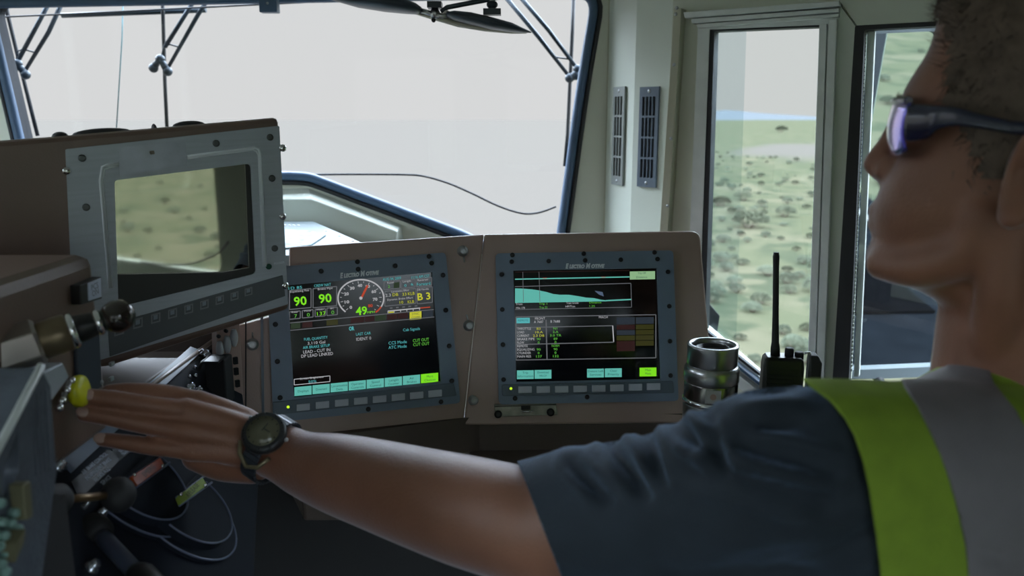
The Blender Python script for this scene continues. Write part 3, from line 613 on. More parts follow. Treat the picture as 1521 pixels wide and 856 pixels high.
# light bracket plates by the lever foot
for px in ([(62, 553), (94, 538), (104, 560), (76, 598)],): sp(MB().prism(CP.P(px, .03), .004, .03, mat('pale_bracket', (.42, .45, .50), .35, .3)), 'bracket_plate', CP, .002)
b = MB()
for p in ((106, 566), (99, 580), (92, 596), (88, 606)): q = CP.p(*p, .012); b.ball((*q, .012), .004, chrome, 10)
b.tube([(*CP.p(104, 566, .012), .012), (*CP.p(90, 603, .012), .012)], .0022, steel, 8); sp(b, 'guard_spring', CP)
# yellow mushroom button
bp = at(119, 581, .722); yb = thing('mushroom_button', 'bright yellow round push button pressed by the fingertips', 'button', Matrix.Translation(bp) @ Vector((1, .06, .10)).to_track_quat('Z', 'Y').to_matrix().to_4x4())
yel = mat('yellow_plastic', (.62, .60, .015), .35)
MB().lathe([(.0125, -.006), (.0148, -.0035), (.0152, 0), (.0145, .003), (.011, .005), (.004, .0058)], Matrix(), yel, 32).build('cap', yb)
MB().cyl((0, 0, -.006), (0, 0, -.034), .006, steel, 16).build('stem', yb); MB().lathe([(.012, -.036), (.012, -.027), (.008, -.022)], Matrix(), black, 20).build('collar', yb)
# brake lever
def axisM(p0, p1): return Matrix.Translation(p0) @ (p1 - p0).to_track_quat('Z', 'Y').to_matrix().to_4x4()
p0, p1 = at(12, 522, .655), at(175, 470, .70); LM = axisM(p0, p1); Lg = (p1 - p0).length
lv = thing('brake_lever', 'lever with a dark wooden ball knob and thick hexagonal steel collar', 'lever', LM)
hexm = mat('hex_steel', (.40, .36, .33), .28, .85)
b = MB(); b.lathe([(.017, -.012), (.021, -.010), (.021, .022), (.0185, .025)], Matrix.Rotation(.4, 4, 'Z'), hexm, 6); o = b.build('hex_collar', lv, .001)
for f in o.data.polygons: f.use_smooth = False
MB().lathe([(.015, .024), (.0165, .026), (.0165, .046), (.015, .048)], Matrix(), mat('bronze_ring', (.20, .15, .09), .35, .6), 32).build('bronze_ring', lv)
MB().lathe([(.0125, .046), (.0158, .048), (.0162, .050), (.0158, .0525), (.0125, .054)], Matrix(), chrome, 32).build('front_ring', lv)
MB().lathe([(.0125, .053), (.0118, .060), (.0105, .068), (.0098, .070)], Matrix(), black, 32).build('neck', lv)
MB().lathe([(.0098, .068), (.0115, .070), (.0118, .0715), (.0112, .0735), (.0095, .075)], Matrix(), chrome, 32).build('rear_ring', lv)
MB().lathe([(.0088, .074), (.0092, .09), (.0098, Lg - .012), (.008, Lg - .004)], Matrix(), mat('green_grey_shaft', (.060, .075, .055), .4, .2), 24).build('shaft', lv)
MB().ball((0, 0, Lg), .0148, mat('dark_brown_knob', (.022, .014, .011), .12, coat=.6), 28).build('ball_knob', lv)
MB().cyl((0, 0, -.05), (0, 0, -.010), .013, blackm, 20).build('pivot', lv)

# nearer grey speaker panel with its rows of small switches
GX = -.335; GP = PL(0, 0, 0, yaw=90, o=Vector((GX, .6, 1.0)))
gt = thing('switch_panel', 'grey textured switch panel at the left edge, nearest the camera', 'panel', GP.M)
gpm = mat('grey_hammered', (.085, .10, .125), .5, .1, 60, .15, .35, 260)
gout = [(60, 545), (75, 575), (84, 700), (62, 860), (50, 960), (-120, 960), (-120, 880), (0, 662)]
hole = GP.P([(27, 640), (28, 700), (8, 740), (4, 700)], 0)
MB().plate(GP.P(gout, 0), [hole], -.03, 0, gpm).build('plate', gt, .002)
MB().prism(GP.P([(30, 630), (30, 720), (2, 750), (0, 690)], -.03), -.034, -.030, blackm).build('recess', gt)
MB().tube([(*GP.p(x, y, .001), .001) for x, y in ((62, 543), (0, 661), (-60, 775))], .0028, alu, 8).build('edge_trim', gt)
b = MB()
for j in range(26):
    for i in range(4):
        x, y = 48 + 6.5 * i + .25 * j, 590 + 4.6 * j - 3 * i; q = GP.p(x, y, .0); b.lathe([(.0013, -.001), (.0012, .0007), (.0004, .0009)], Matrix.Translation((*q, 0)), gpm, 6)
b.build('perforation', gt)
gk = mat('pale_green_cap', (.20, .33, .29), .35); yk = mat('dull_yellow_lever', (.15, .14, .08), .45)
k_ = 0
for x, y in ((2, 748), (4, 776), (24, 762), (18, 778), (8, 796), (0, 812), (28, 786), (14, 824), (4, 838), (-8, 792), (22, 812), (10, 850)):
    q = GP.p(x, y, .004); lab = ['pale green round push button on the grey switch panel, upper group', 'pale green round push button on the grey switch panel, lower group'][y > 790]
    o = MB().lathe([(.0034, 0), (.0034, .004), (.0026, .006), (.001, .0065)], Matrix.Translation((*q, 0)), gk, 14).build('push_button', gt)
for px in ([(34, 720), (46, 714), (50, 768), (40, 774)], [(26, 806), (38, 784), (36, 806), (22, 838)]): MB().prism(rnd(GP.P(px, .010), .002), 0, .010, yk).build('switch_lever', gt, .001)
b = MB(); b.box((GX - .045, .50, .90), (.08, .14, .24), blackm); o = b.build('side_box', gt); o.matrix_basis = inv(gt.matrix_world)

# sloping control deck
DP = PL(0, 0, 0, axes=((0, 1, 0), (.70, 0, .714)), o=Vector((CX, .9, .982)))
deck = mat('deck_blue_black', (.008, .011, .019), .75, 0, 20, .15, spec=.25)
dk = sp(MB().prism(DP.P([(52, 706), (350, 492), (368, 640), (385, 720), (375, 940), (110, 980)], 0), -.02, 0, deck), 'control_deck', DP, .003)
def dpart(mb, name, parent=None, bevel=0, lab=None):
    o = mb.build(name, parent or dk, bevel)
    if lab: o['label'] = lab
    return o
sp(MB().tube([DP.w(50, 700, .002), DP.w(342, 488, .002)], .0032, mat('worn_brown_edge', (.19, .14, .11), .4), 8), 'edge_bead', None)
dpart(MB().prism(DP.P([(92, 684), (283, 515), (301, 521), (108, 700)], .003), 0, .003, mat('strip_steel_blue', (.12, .15, .21), .4)), 'label_strip', lab='blue grey label strip')
nutm = mat('nut_steel', (.5, .52, .58), .2, .9)
for x, y, r in ((90, 690, .0075), (306, 524, .0055), (299, 523, .004), (285, 574, .006), (296, 579, .005), (155, 759, .0055), (140, 840, .0075), (128, 750, .003)):
    q = DP.p(x, y, .006); dpart(MB().lathe([(r, 0), (r, .005), (r * .7, .006), (r * .6, .010), (r * .2, .0105)], Matrix.Translation((*q, 0)), nutm, 6 if r > .005 else 14), 'nut')
pm = mat('placard_black', (.012, .014, .02), .4); ink = mat('placard_ink', (.45, .50, .62), .5)
pcd = dpart(MB().prism(DP.P([(106, 716), (160, 668), (186, 676), (118, 742)], .002), 0, .002, pm), 'placard')
lines = MB()
def dtext(s, px, py, h, m, mb, w=None, z=.0024, ang=math.pi):
    q = DP.p(px, py, z); mb.text(s, q[0], q[1], h, z, m, rot=0, sx=w or 1)
for i, s_ in enumerate(('AIR BRAKE CONTROL', 'INDEPENDENT BRAKE', 'RELEASE FULL', 'SERVICE')): dtext(s_, 141 + 5.5 * i, 688 + 8.5 * i, .0042, ink, lines, .8)
lines.build('placard_text', pcd)
pc2 = dpart(MB().prism(DP.P([(166, 668), (182, 655), (206, 660), (178, 684)], .002), 0, .002, pm), 'placard')
l2 = MB()
for i in range(3): dtext('TRAIN', 178 + 4 * i, 664 + 4.5 * i, .0036, ink, l2, .8)
l2.build('placard_text', pc2)
orm, grm = mat('orange_plate', (.36, .055, .012), .45, 0, 40, .2), mat('green_plate', (.20, .27, .03), .45, 0, 40, .2)
rimm = mat('rim_blue', (.10, .12, .19), .35)
for (nm, quad_, m, c0, c1, s_) in (('orange', [(194, 708), (238, 679), (245, 692), (204, 722)], orm, (206, 714), .047, 'EMERG'), ('green', [(264, 737), (301, 709), (308, 721), (269, 749)], grm, (276, 750), .047, 'RELEASE')):
    cc = DP.p(*c0, .012); arc = [(cc[0] + c1 * math.cos(a), cc[1] + c1 * 1.15 * math.sin(a)) for a in [math.pi + math.pi * k / 32 for k in range(33)]]
    arc2 = [(cc[0] + (c1 + .008) * math.cos(a), cc[1] + (c1 + .010) * 1.2 * math.sin(a)) for a in [math.pi + math.pi * k / 32 for k in range(33)]]
    dd = dpart(MB().prism(arc + [(arc[-1][0], arc[-1][1] + .012), (arc[0][0], arc[0][1] + .012)], 0, .016, deck), 'quadrant_disc', None, .001)
    MB().tube([(*p, .0165) for p in arc], .0010, rimm, 6).build('rim', dd)
    MB().prism(arc2, 0, .006, deck).build('lower_rim', dd, .001); MB().tube([(*p, .006) for p in arc2], .0011, rimm, 6).build('rim', dd)
    q = DP.P(quad_, .020); pz = MB().prism(q, .014, .020, m).build('name_plate', dd, .0008); pz['label'] = nm + ' name plate'
    cx_ = sum(a for a, _ in q) / 4; cy_ = sum(a for _, a in q) / 4; T_ = MB(); T_.text(s_, cx_, cy_, .0055, .0203, mat('plate_ink', (.03, .02, .01), .5)); T_.build('plate_text', dd)
    for k in (0, 2): e_ = Vector(q[k]) * .82 + Vector((cx_, cy_)) * .18; MB().ball((*e_, .0205), .0022, chrome, 10).build('screw', dd)
    for (a, c) in ((0, 1), (3, 2)): MB().tube([(*q[a], .0175), (*(Vector(q[c]) * 1.25 - Vector(q[a]) * .25), .0175)], .0012, rimm, 6).build('trim_line', dd)
# lower levers
p0, p1 = at(74, 744, .60), at(176, 735, .655); t = thing('small_lever', 'black knobbed lever on a thin brass rod, in front of the orange plate', 'lever', axisM(p0, p1)); L = (p1 - p0).length
MB().ball((0, 0, L), .0155, blackm, 24, (1, 1, .9)).build('knob', t); MB().cyl((0, 0, 0), (0, 0, L - .01), .0035, mat('brass_rod', (.16, .10, .05), .35, .6), 12).build('rod', t); MB().lathe([(.012, -.03), (.013, -.02), (.013, .01), (.008, .016)], Matrix(), blackm, 18).build('socket', t)
p0, p1 = at(150, 795, .66), at(212, 862, .60); t = thing('handle_bar', 'blue black handle bar at the bottom of the control deck', 'lever', axisM(p0, p1)); L = (p1 - p0).length
MB().lathe([(.006, 0), (.0072, .01), (.0072, L), (.004, L + .004)], Matrix(), mat('handle_blue', (.05, .06, .09), .3), 16).build('bar', t); MB().lathe([(.010, L - .012), (.013, L - .004), (.013, L + .03), (.006, L + .04)], Matrix(), black, 18).build('grip', t); MB().lathe([(.013, -.02), (.013, -.004), (.008, .002)], Matrix(), blackm, 16).build('hub', t)
# black box, knob row and white toggle covers beyond the hand
TP = PL(338, 520, 1.04, yaw=40)
tp = thing('toggle_panel', 'upright brown strip panel with three white switch covers under the grey monitor', 'panel', TP.M)
MB().prism(TP.P([(322, 486), (356, 474), (364, 640), (326, 652)], 0), -.02, 0, brown).build('plate', tp, .001)
wt = mat('white_switch_cover', (.42, .44, .46), .35)
for (x, y) in ((327, 520), (338, 512), (348, 502)):
    a = TP.p(x, y - 12, .006); c = TP.p(x + 1, y + 13, .006); o = MB().loft([[Vector((a[0] * (1 - t) + c[0] * t, a[1] * (1 - t) + c[1] * t, .004)) + Vector((math.cos(g) * .0048 * math.sin(math.pi * (.12 + .8 * t)) ** .6, 0, math.sin(g) * .007 * math.sin(math.pi * (.12 + .8 * t)) ** .6)) for g in [2 * math.pi * k / 14 for k in range(14)]] for t in [j / 9 for j in range(10)]], wt).build('switch_cover', tp)
    q = TP.p(x - 2, y - 20, .003); MB().lathe([(.0026, 0), (.0026, .004), (.001, .005)], Matrix.Translation((*q, 0)), screwm, 10).build('lamp', tp)
for i, (x, y) in enumerate(((337, 545), (350, 536), (338, 560), (351, 552), (340, 578), (353, 570))): q = TP.p(x, y, .002); MB().prism(rnd([(q[0] - .003, q[1] - .005), (q[0] + .003, q[1] - .005), (q[0] + .003, q[1] + .005), (q[0] - .003, q[1] + .005)], .001), 0, .003, screwm).build('rocker', tp)
bb2 = at(320, 560, 1.00); t = thing('relay_box', 'plain black upright box in front of the white switch covers', 'box', bb2); MB().box((0, .015, -.02), (.026, .03, .085), blackm).build('body', t, .002); MB().box((0, .0, .023), (.020, .026, .003), black).build('lid', t, .001)
b = MB()
for x, y, r in ((292, 557, .003), (291, 545, .003), (300, 540, .002), (305, 528, .002), (283, 558, .0025)): q = DP.p(x, y, .006); b.ball((*q, .004), r, nutm, 10)
b.tube([(*DP.p(*p, .01), .01) for p in ((296, 548), (300, 538), (306, 534), (312, 526))], .002, black, 6); dpart(b, 'wire_terminals')
# ------------------------------------------------------------------ the driver
skin = mat('skin', (.235, .100, .058), .5, 0, 18, .10, .25, 420)
_b = skin.node_tree.nodes['Principled BSDF']; _b.inputs['Sheen Weight'].default_value = .7; _b.inputs['Sheen Roughness'].default_value = .35; _b.inputs['Sheen Tint'].default_value = (.85, .85, 1, 1)
navy = mat('navy_cotton', (.012, .020, .030), .85, 0, 30, .12, .4, 900)
_b = navy.node_tree.nodes['Principled BSDF']; _b.inputs['Sheen Weight'].default_value = .6; _b.inputs['Sheen Roughness'].default_value = .3; _b.inputs['Sheen Tint'].default_value = (.45, .65, 1, 1)
hiviz = mat('hi_viz_mesh', (.20, .30, .02), .85, 0, 60, .08, .5, 900)
refl = mat('reflective_tape', (.17, .155, .165), .6, 0, 50, .05, .2, 900)
def limb(b, pts, m=None, seg=20, k=6, flat=None, up=None):
    q = cr([(*p, r) for p, r in pts], k)
    b.tube([x[:3] for x in q], [x[3] for x in q], m or skin, seg, flat=flat, up=up)
    if not flat: b.ball(q[0][:3], q[0][3], m or skin, seg); b.ball(q[-1][:3], q[-1][3], m or skin, seg)
def union(b, voxel, smooth=6, fac=.5):
    """one continuous surface round everything in b"""
    me = bpy.data.meshes.new('u'); b.bm.to_mesh(me); b.bm.free(); o = bpy.data.objects.new('u', me); COL.objects.link(o)
    r = o.modifiers.new('r', 'REMESH'); r.mode = 'VOXEL'; r.voxel_size = voxel; r.use_smooth_shade = True
    if smooth: s_ = o.modifiers.new('s', 'SMOOTH'); s_.iterations = smooth; s_.factor = fac
    dg = bpy.context.evaluated_depsgraph_get(); dg.update(); out = bpy.data.meshes.new_from_object(o.evaluated_get(dg)); bpy.data.objects.remove(o); bpy.data.meshes.remove(me)
    out.materials.clear(); return out
def ellipsoid(b, c, ax, rad, m=None):
    M = Matrix((Vector(ax[0]).normalized(), Vector(ax[1]).normalized(), Vector(ax[0]).normalized().cross(Vector(ax[1]).normalized()))).transposed()
    b.ball(c, 1, m or skin, 28, rad, M)
HF = Vector((-.839, .545, 0)).normalized(); HL = Vector((0, 0, 1)).cross(HF)
HP = PL(0, 0, 0, axes=(-HF, HL), o=at(1300, 300, .67))
def hp(px, py, l=0.0, dl=None):
    """a point of the head seen at a pixel on the plane l to his left"""
    return HP.w(px, py, l)
prof = [(1478, -52), (1440, -42), (1415, -20), (1400, 10), (1390, 45), (1378, 80), (1360, 108), (1345, 133), (1337, 158), (1343, 185), (1340, 215), (1326, 245), (1314, 265), (1306, 285), (1300, 300), (1297, 318), (1297, 334), (1298, 350), (1289, 368), (1288, 385), (1298, 400), (1322, 411), (1364, 427), (1400, 449), (1418, 475), (1436, 515), (1446, 550), (1452, 620)]
PF = [HP.p(*p) for p in prof]            # (x backwards, y up)
def lerp_tab(tab, v):
    for (a, x), (c, y) in zip(tab, tab[1:]):
        if a <= v <= c: return x + (y - x) * (v - a) / (c - a)
    return tab[0][1] if v < tab[0][0] else tab[-1][1]
Wt = [(-52, .010), (-42, .030), (-20, .049), (10, .063), (60, .076), (130, .078), (190, .076), (250, .073), (300, .068), (350, .061), (385, .052), (400, .049), (427, .052), (475, .056), (515, .058), (550, .064), (620, .08)]
Bt = [(-52, .105), (-42, .135), (-20, .166), (10, .190), (60, .210), (130, .214), (200, .212), (260, .204), (320, .192), (385, .182), (475, .178), (550, .180), (620, .19)]
NH = 56
HR = []; rows_y = cr([(p[0], p[1], q[1]) for p, q in zip(PF, prof)], 3)
for x, y, py in rows_y: HR.append((y, x, lerp_tab(Bt, py), lerp_tab(Wt, py), py))
def head_pt(row, th, off_=0.0):
    y, xf, xb, w, py = row; c = (xf + xb) / 2; L = (xb - xf) / 2 + off_; w = w + off_
    ca, sa = math.cos(th), math.sin(th); sg = lambda v, e_: math.copysign(abs(v) ** e_, v)
    fr = .5 + .5 * ca; wn = w * (1 - .10 * fr ** 2)
    x = c - L * sg(ca, .92); l = wn * sg(sa, .86)
    if 175 < py < 235: # eye sockets
        e_ = math.exp(-((abs(l) - .032) / .014) ** 2) * math.sin(math.pi * (py - 175) / 60); x += .006 * e_ if ca > 0 else 0
    return HP.o + HP.u * x + HP.v * y + HP.n * l
b = MB()
b.loft([[head_pt(r, 2 * math.pi * k / NH) for k in range(NH)] for r in HR], skin)
tube = b.tube
# nose, lips, chin, brow, jaw
limb(b, [(hp(1333, 183), .0080), (hp(1319, 212), .0080), (hp(1304, 234), .0090), (hp(1294, 244), .0080)])
limb(b, [(hp(1300, 256, .001), .0062), (hp(1312, 262), .006)])
for s_ in (-1, 1):
    b.ball(hp(1310, 254, .0105 * s_), .0075, skin, 16, (1, 1, .85)); limb(b, [(hp(1313, 250, .012 * s_), .006), (hp(1322, 238, .012 * s_), .005)])
for (px, py, r, dx) in ((1300, 312, .0062, 16), (1300, 334, .0068, 16)):
    limb(b, [(hp(px + dx + 12, py + 3, -.026), .0035), (hp(px + 5, py, -.013), r * .9), (hp(px, py, 0), r), (hp(px + 5, py, .013), r * .9), (hp(px + dx + 12, py + 3, .026), .003)])
ellipsoid(b, hp(1309, 380), (HP.u, HP.v), (.0125, .014, .018))
limb(b, [(hp(1372, 163, -.045), .006), (hp(1352, 158, -.025), .0075), (hp(1350, 165, 0), .006), (hp(1352, 158, .025), .0075), (hp(1372, 163, .045), .006)])
for s_ in (-1, 1):
    limb(b, [(hp(1312, 392, .022 * s_), .014), (hp(1370, 398, .042 * s_), .016), (hp(1440, 370, .052 * s_), .018), (hp(1462, 320, .056 * s_), .018)])
    b.ball(hp(1352, 196, .031 * s_), .0125, skin, 16)
# neck muscle and throat
limb(b, [(hp(1500, 340, .055), .016), (hp(1490, 430, .052), .018), (hp(1475, 520, .035), .018), (hp(1462, 580, .02), .018)])
limb(b, [(hp(1462, 470, 0), .018), (hp(1482, 500, 0), .020), (hp(1492, 550, 0), .022)])
# ear on his left side
def ear(s_):
    l0 = .081 * s_; E = lambda px, py, d=0: hp(px, py, l0 + d * s_)
    limb(b, [(E(1500, 268, .002), .0035), (E(1508, 240, .008), .0042), (E(1522, 208, .012), .0045), (E(1545, 195, .014), .0048), (E(1566, 212, .014), .0048), (E(1566, 255, .013), .0048), (E(1548, 295, .011), .0045), (E(1522, 322, .009), .0050)], seg=12)
    limb(b, [(E(1522, 318, .009), .006), (E(1503, 326, .008), .0085), (E(1494, 318, .004), .007)], seg=14)
    limb(b, [(E(1495, 300, .003), .006), (E(1500, 272, .004), .0055)], seg=12)
    limb(b, [(E(1512, 300, .006), .0035), (E(1538, 285, .008), .0038), (E(1546, 250, .008), .0036), (E(1536, 225, .008), .0032)], seg=10)
    ellipsoid(b, E(1532, 262, -.001), (HP.u, HP.v), (.017, .032, .006))
ear(1); ear(-1)
# torso core, shoulder, arm
fT = Vector((-.52, .854, 0)); lT = Vector((-.854, -.52, 0)); Z = Vector((0, 0, 1))
ellipsoid(b, (.41, .62, .90), (lT, fT), (.165, .105, .19)); limb(b, [(Vector((.41, .60, .95)), .10), (Vector((.43, .55, .62)), .12)])
limb(b, [(at(1180, 700, .505), .048), (at(1300, 710, .53), .05), (Vector((.41, .62, 1.05)), .055), (Vector((.58, .72, 1.04)), .05)])
limb(b, [(hp(1500, 480, 0), .052), (hp(1500, 600, 0), .06)])
limb(b, [(Vector((.58, .72, 1.04)), .048), (Vector((.64, .80, .82)), .042), (Vector((.60, .90, .71)), .036), (Vector((.53, .93, .665)), .026)])
arm = [(at(398, 664, .775), .0285), (at(425, 676, .768), .0295), (at(455, 690, .757), .033), (at(500, 703, .735), .0385), (at(560, 720, .705), .042), (at(620, 738, .675), .0445), (at(690, 758, .645), .047), (at(760, 776, .615), .047), (at(830, 792, .59), .045), (at(930, 778, .56), .047), (at(1060, 742, .53), .048), (at(1180, 704, .505), .048)]
limb(b, arm, seg=28)
body = union(b, .0032, 8); 
# hand built finer, then joined into the same surface
hb2 = MB()
hb2.add_mesh(body, skin)
limb(hb2, [(at(400, 662, .775), .0275), (at(370, 655, .777), .0265), (at(350, 652, .778), .024)], seg=24)
MC = [((365, 628, .790), (292, 597, .780), .0122), ((365, 640, .776), (275, 610, .762), .0124), ((365, 656, .768), (272, 640, .752), .0122), ((368, 674, .766), (282, 668, .752), .0120)]
for a, c, r in MC: limb(hb2, [(at(*a), r * 1.25), (at((a[0] + c[0]) / 2, (a[1] + c[1]) / 2 - 2, (a[2] + c[2]) / 2), r * 1.08), (at(*c), r)])
limb(hb2, [(at(375, 690, .775), .020), (at(330, 688, .778), .0185), (at(292, 678, .775), .015)]); limb(hb2, [(at(372, 640, .795), .020), (at(310, 650, .795), .018)])
ellipsoid(hb2, at(325, 648, .775), (Vector((1, 0, -.1)), Vector((0, .3, 1))), (.036, .028, .013))
FG = [[(292, 597, .780, .0108), (258, 587, .772, .0095), (222, 583, .762, .0092), (188, 581, .754, .0084), (162, 582, .748, .0074)],
      [(275, 610, .762, .0108), (240, 605, .752, .0092), (205, 600, .744, .0091), (165, 592.5, .736, .0082), (132, 589, .729, .0077)],
      [(272, 640, .752, .0108), (240, 635, .745, .0093), (205, 629, .739, .0093), (162, 620, .733, .0085), (126, 614.5, .728, .0080)],
      [(282, 668, .752, .0108), (250, 666, .745, .0089), (222, 663, .742, .0088), (185, 657, .738, .0079), (152, 653, .736, .0069)]]
for f_ in FG: limb(hb2, [(at(x, y, Y), r) for x, y, Y, r in f_], seg=18)
limb(hb2, [(at(368, 655, .805), .018), (at(320, 640, .825), .0145), (at(270, 632, .838), .012), (at(235, 625, .838), .0095)], seg=18)
body = union(hb2, .0022, 3)
pr = bpy.data.objects.new('person', None); COL.objects.link(pr); pr.location = (.43, .55, 0)
pr['label'] = 'man in navy t-shirt, yellow safety vest and sunglasses, reaching left to press the yellow button'; pr['category'] = 'person'
iP = Matrix.Translation(-pr.location)
def onp(o): o.parent = pr; o.matrix_basis = iP; return o
body.materials.append(skin)
for p in body.polygons: p.use_smooth = True
bo = bpy.data.objects.new('body', body); COL.objects.link(bo); onp(bo)
# nails
nailm = mat('finger_nail', (.42, .27, .22), .3)
for (x, y, Y, r), (x1, y1, Y1, r1) in ((FG[1][4], FG[1][3]), (FG[2][4], FG[2][3]), (FG[3][4], FG[3][3])):
    c, d = at(x, y, Y), at(x1, y1, Y1); ax = (c - d).normalized(); nrm = (CAM - c); nrm = (nrm - ax * nrm.dot(ax)).normalized(); nrm = (nrm + Vector((0, 0, .25))).normalized()
    nb = MB(); ellipsoid(nb, c + nrm * (r - .0016) + ax * .0005, (ax, nrm.cross(ax)), (.0062, .0052, .0022), nailm); onp(nb.build('finger_nail'))
# hair: a thin cap plus short strands
hairm = mat('short_brown_hair', (.030, .018, .012), .7, 0, 90, .5); hairg = mat('grey_temple_hair', (.105, .072, .052), .7, 0, 90, .3)
def hairlim(th):   # lowest pixel row with hair at this angle from the front (rad, 0 front)
    a = abs(math.degrees(math.atan2(math.sin(th), math.cos(th))))
    return lerp_tab([(0, 12), (22, 26), (38, 62), (48, 110), (56, 165), (64, 215), (78, 248), (90, 240), (100, 200), (118, 300), (180, 400)], a)
hb = MB(); K = 120; grid = []
for r in HR:
    if r[4] > 420: break
    grid.append([(head_pt(r, 2 * math.pi * k / K, .0035 + .0035 * noise.noise(Vector((k * .35, r[4] * .08, 0)))), 2 * math.pi * k / K, r[4]) for k in range(K)])
gv = [[hb.bm.verts.new(q[0]) for q in r] for r in grid]
for i in range(len(grid) - 1):
    for k in range(K):
        th, py = grid[i][k][1], grid[i][k][2]
        if py <= hairlim(th) + 14 * noise.noise(Vector((k * .8, i * .9, 4))):
            a = abs(math.degrees(math.atan2(math.sin(th), math.cos(th)))); f = hb.bm.faces.new((gv[i][k], gv[i][(k + 1) % K], gv[i + 1][(k + 1) % K], gv[i + 1][k])); f.smooth = True; f.material_index = hb.mi(hairg if (50 < a < 85) or (a < 50 and py > 8) else hairm)
hb._fin([hb.bm.faces.new([hb.bm.verts.new(q[0]) for q in grid[0]][::-1])], hairm, True)
rh = random.Random(3)
for n_ in range(15000):
    i = rh.randrange(0, len(grid) - 1); k = rh.uniform(0, K); th = 2 * math.pi * k / K; py = grid[i][0][2]
    if py > hairlim(th) + rh.gauss(8, 14): continue
    r = HR[i]; c = head_pt(r, th, .001); c2 = head_pt(r, th, .012); nrm = (c2 - c).normalized(); a = abs(math.degrees(math.atan2(math.sin(th), math.cos(th))))
    d = (nrm * .7 + Vector((0, 0, -.45 if a > 45 else .45)) - HF * -.3 * (1 if a < 45 else -1) + Vector((rh.gauss(0, .3), rh.gauss(0, .3), rh.gauss(0, .3)))).normalized(); L = rh.uniform(.008, .016)
    s_ = d.orthogonal().normalized() * .0005; j = rh.uniform(-.002, .002); c = c + Vector((0, 0, j))
    f = hb.bm.faces.new([hb.bm.verts.new(p) for p in (c - s_, c + s_, c + d * L)]); f.material_index = hb.mi(hairg if rh.random() < (.55 if 50 < a < 88 or py > 5 and a < 50 else .08) else hairm)
onp(hb.build('hair'))
# eyebrow
for n_ in range(260):
    if n_ % 130 == 0: eb = MB(); s_ = 1 if n_ else -1
    t_ = rh.random(); c = hp(1338 + 22 * t_ ** 1.6, 152 + 4 * t_ + rh.gauss(0, 2.5), s_ * (.012 + .036 * t_)) + HF * .001; d = (HL * s_ * .6 + HF * .3 + Vector((0, 0, .5 + rh.gauss(0, .2)))).normalized(); w = d.orthogonal() * .0005
    eb._fin([eb.bm.faces.new([eb.bm.verts.new(p) for p in (c - w, c + w, c + d * .009)])], hairg)
    if n_ % 130 == 129: onp(eb.build('eyebrow'))

# --- clothes, cut along real hems
def proj(v):
    q = v - CAM; dd = q.y * cP - q.z * sP; return 760.5 + FPX * q.x / dd, 428 - FPX * (q.z * cP + q.y * sP) / dd
def bis(bm, p0, p1, clear=False):
    n = ray(*p0).cross(ray(*p1)); bmesh.ops.bisect_plane(bm, geom=bm.verts[:] + bm.edges[:] + bm.faces[:], plane_co=CAM, plane_no=n, clear_inner=clear, dist=1e-6)
def side_of(line, x, y):
    """signed: >0 when (x, y) lies to the right of a polyline running down"""
    if y <= line[0][1]: return x - (line[0][0] + (y - line[0][1]) * (line[1][0] - line[0][0]) / (line[1][1] - line[0][1]))
    for a, c in zip(line, line[1:]):
        if a[1] <= y <= c[1]: return x - (a[0] + (c[0] - a[0]) * (y - a[1]) / (c[1] - a[1]))
    a, c = line[-2:]; return x - (a[0] + (c[0] - a[0]) * (y - a[1]) / (c[1] - a[1]))
def torso(b, e_):
    ellipsoid(b, (.41, .61, .92), (lT, fT), (.178 + e_, .125 + e_, .20 + e_), navy)
    limb(b, [(Vector((.41, .60, .92)), .13 + e_), (Vector((.43, .55, .62)), .15 + e_)], navy)
    limb(b, [(at(1140, 702, .505), .054 + e_), (at(1200, 697, .505), .0565 + e_), (at(1300, 700, .515), .0585 + e_), (at(1420, 704, .535), .061 + e_), (at(1560, 712, .56), .066 + e_)], navy)
    limb(b, [(at(1250, 760, .51), .06 + e_), (at(1320, 850, .53), .085 + e_), (Vector((.38, .56, .84)), .12 + e_)], navy)
    limb(b, [(at(1400, 690, .56), .055 + e_), (at(1520, 612, .62), .058 + e_), (Vector((.47, .66, 1.06)), .06 + e_), (Vector((.60, .74, 1.04)), .056 + e_)], navy)
    limb(b, [(Vector((.46, .64, 1.02)), .09 + e_), (Vector((.44, .60, .9)), .12 + e_)], navy)
b = MB(); torso(b, 0)
limb(b, [(at(700, 800, .64), .052), (at(800, 788, .60), .0555), (at(880, 772, .575), .0560), (at(960, 764, .555), .0560), (at(1040, 742, .535), .0555), (at(1110, 716, .515), .0575), (at(1160, 703, .505), .0575), (at(1220, 720, .51), .058)], navy, seg=32)
limb(b, [(at(980, 800, .55), .05), (at(1120, 800, .53), .06), (at(1260, 830, .53), .075)], navy, seg=28)
limb(b, [(Vector((.58, .72, 1.04)), .057), (Vector((.64, .80, .84)), .054)], navy)
me = union(b, .004, 10)
bm = bmesh.new(); bm.from_mesh(me); bm.normal_update()
sh0 = at(1180, 700, .505); el0 = at(800, 790, .6); ax = (el0 - sh0).normalized()
creases = [((850, 690), (905, 745), .0050, 11), ((905, 655), (960, 735), .0055, 12), ((1010, 640), (1085, 690), .0060, 13), ((1045, 610), (1075, 700), .0050, 12), ((1075, 655), (1235, 700), .0055, 14), ((1030, 700), (1230, 745), .0040, 16), ((960, 640), (985, 720), .0040, 10), ((1100, 610), (1190, 600), -.0045, 16), ((1040, 620), (1060, 670), -.004, 12)]
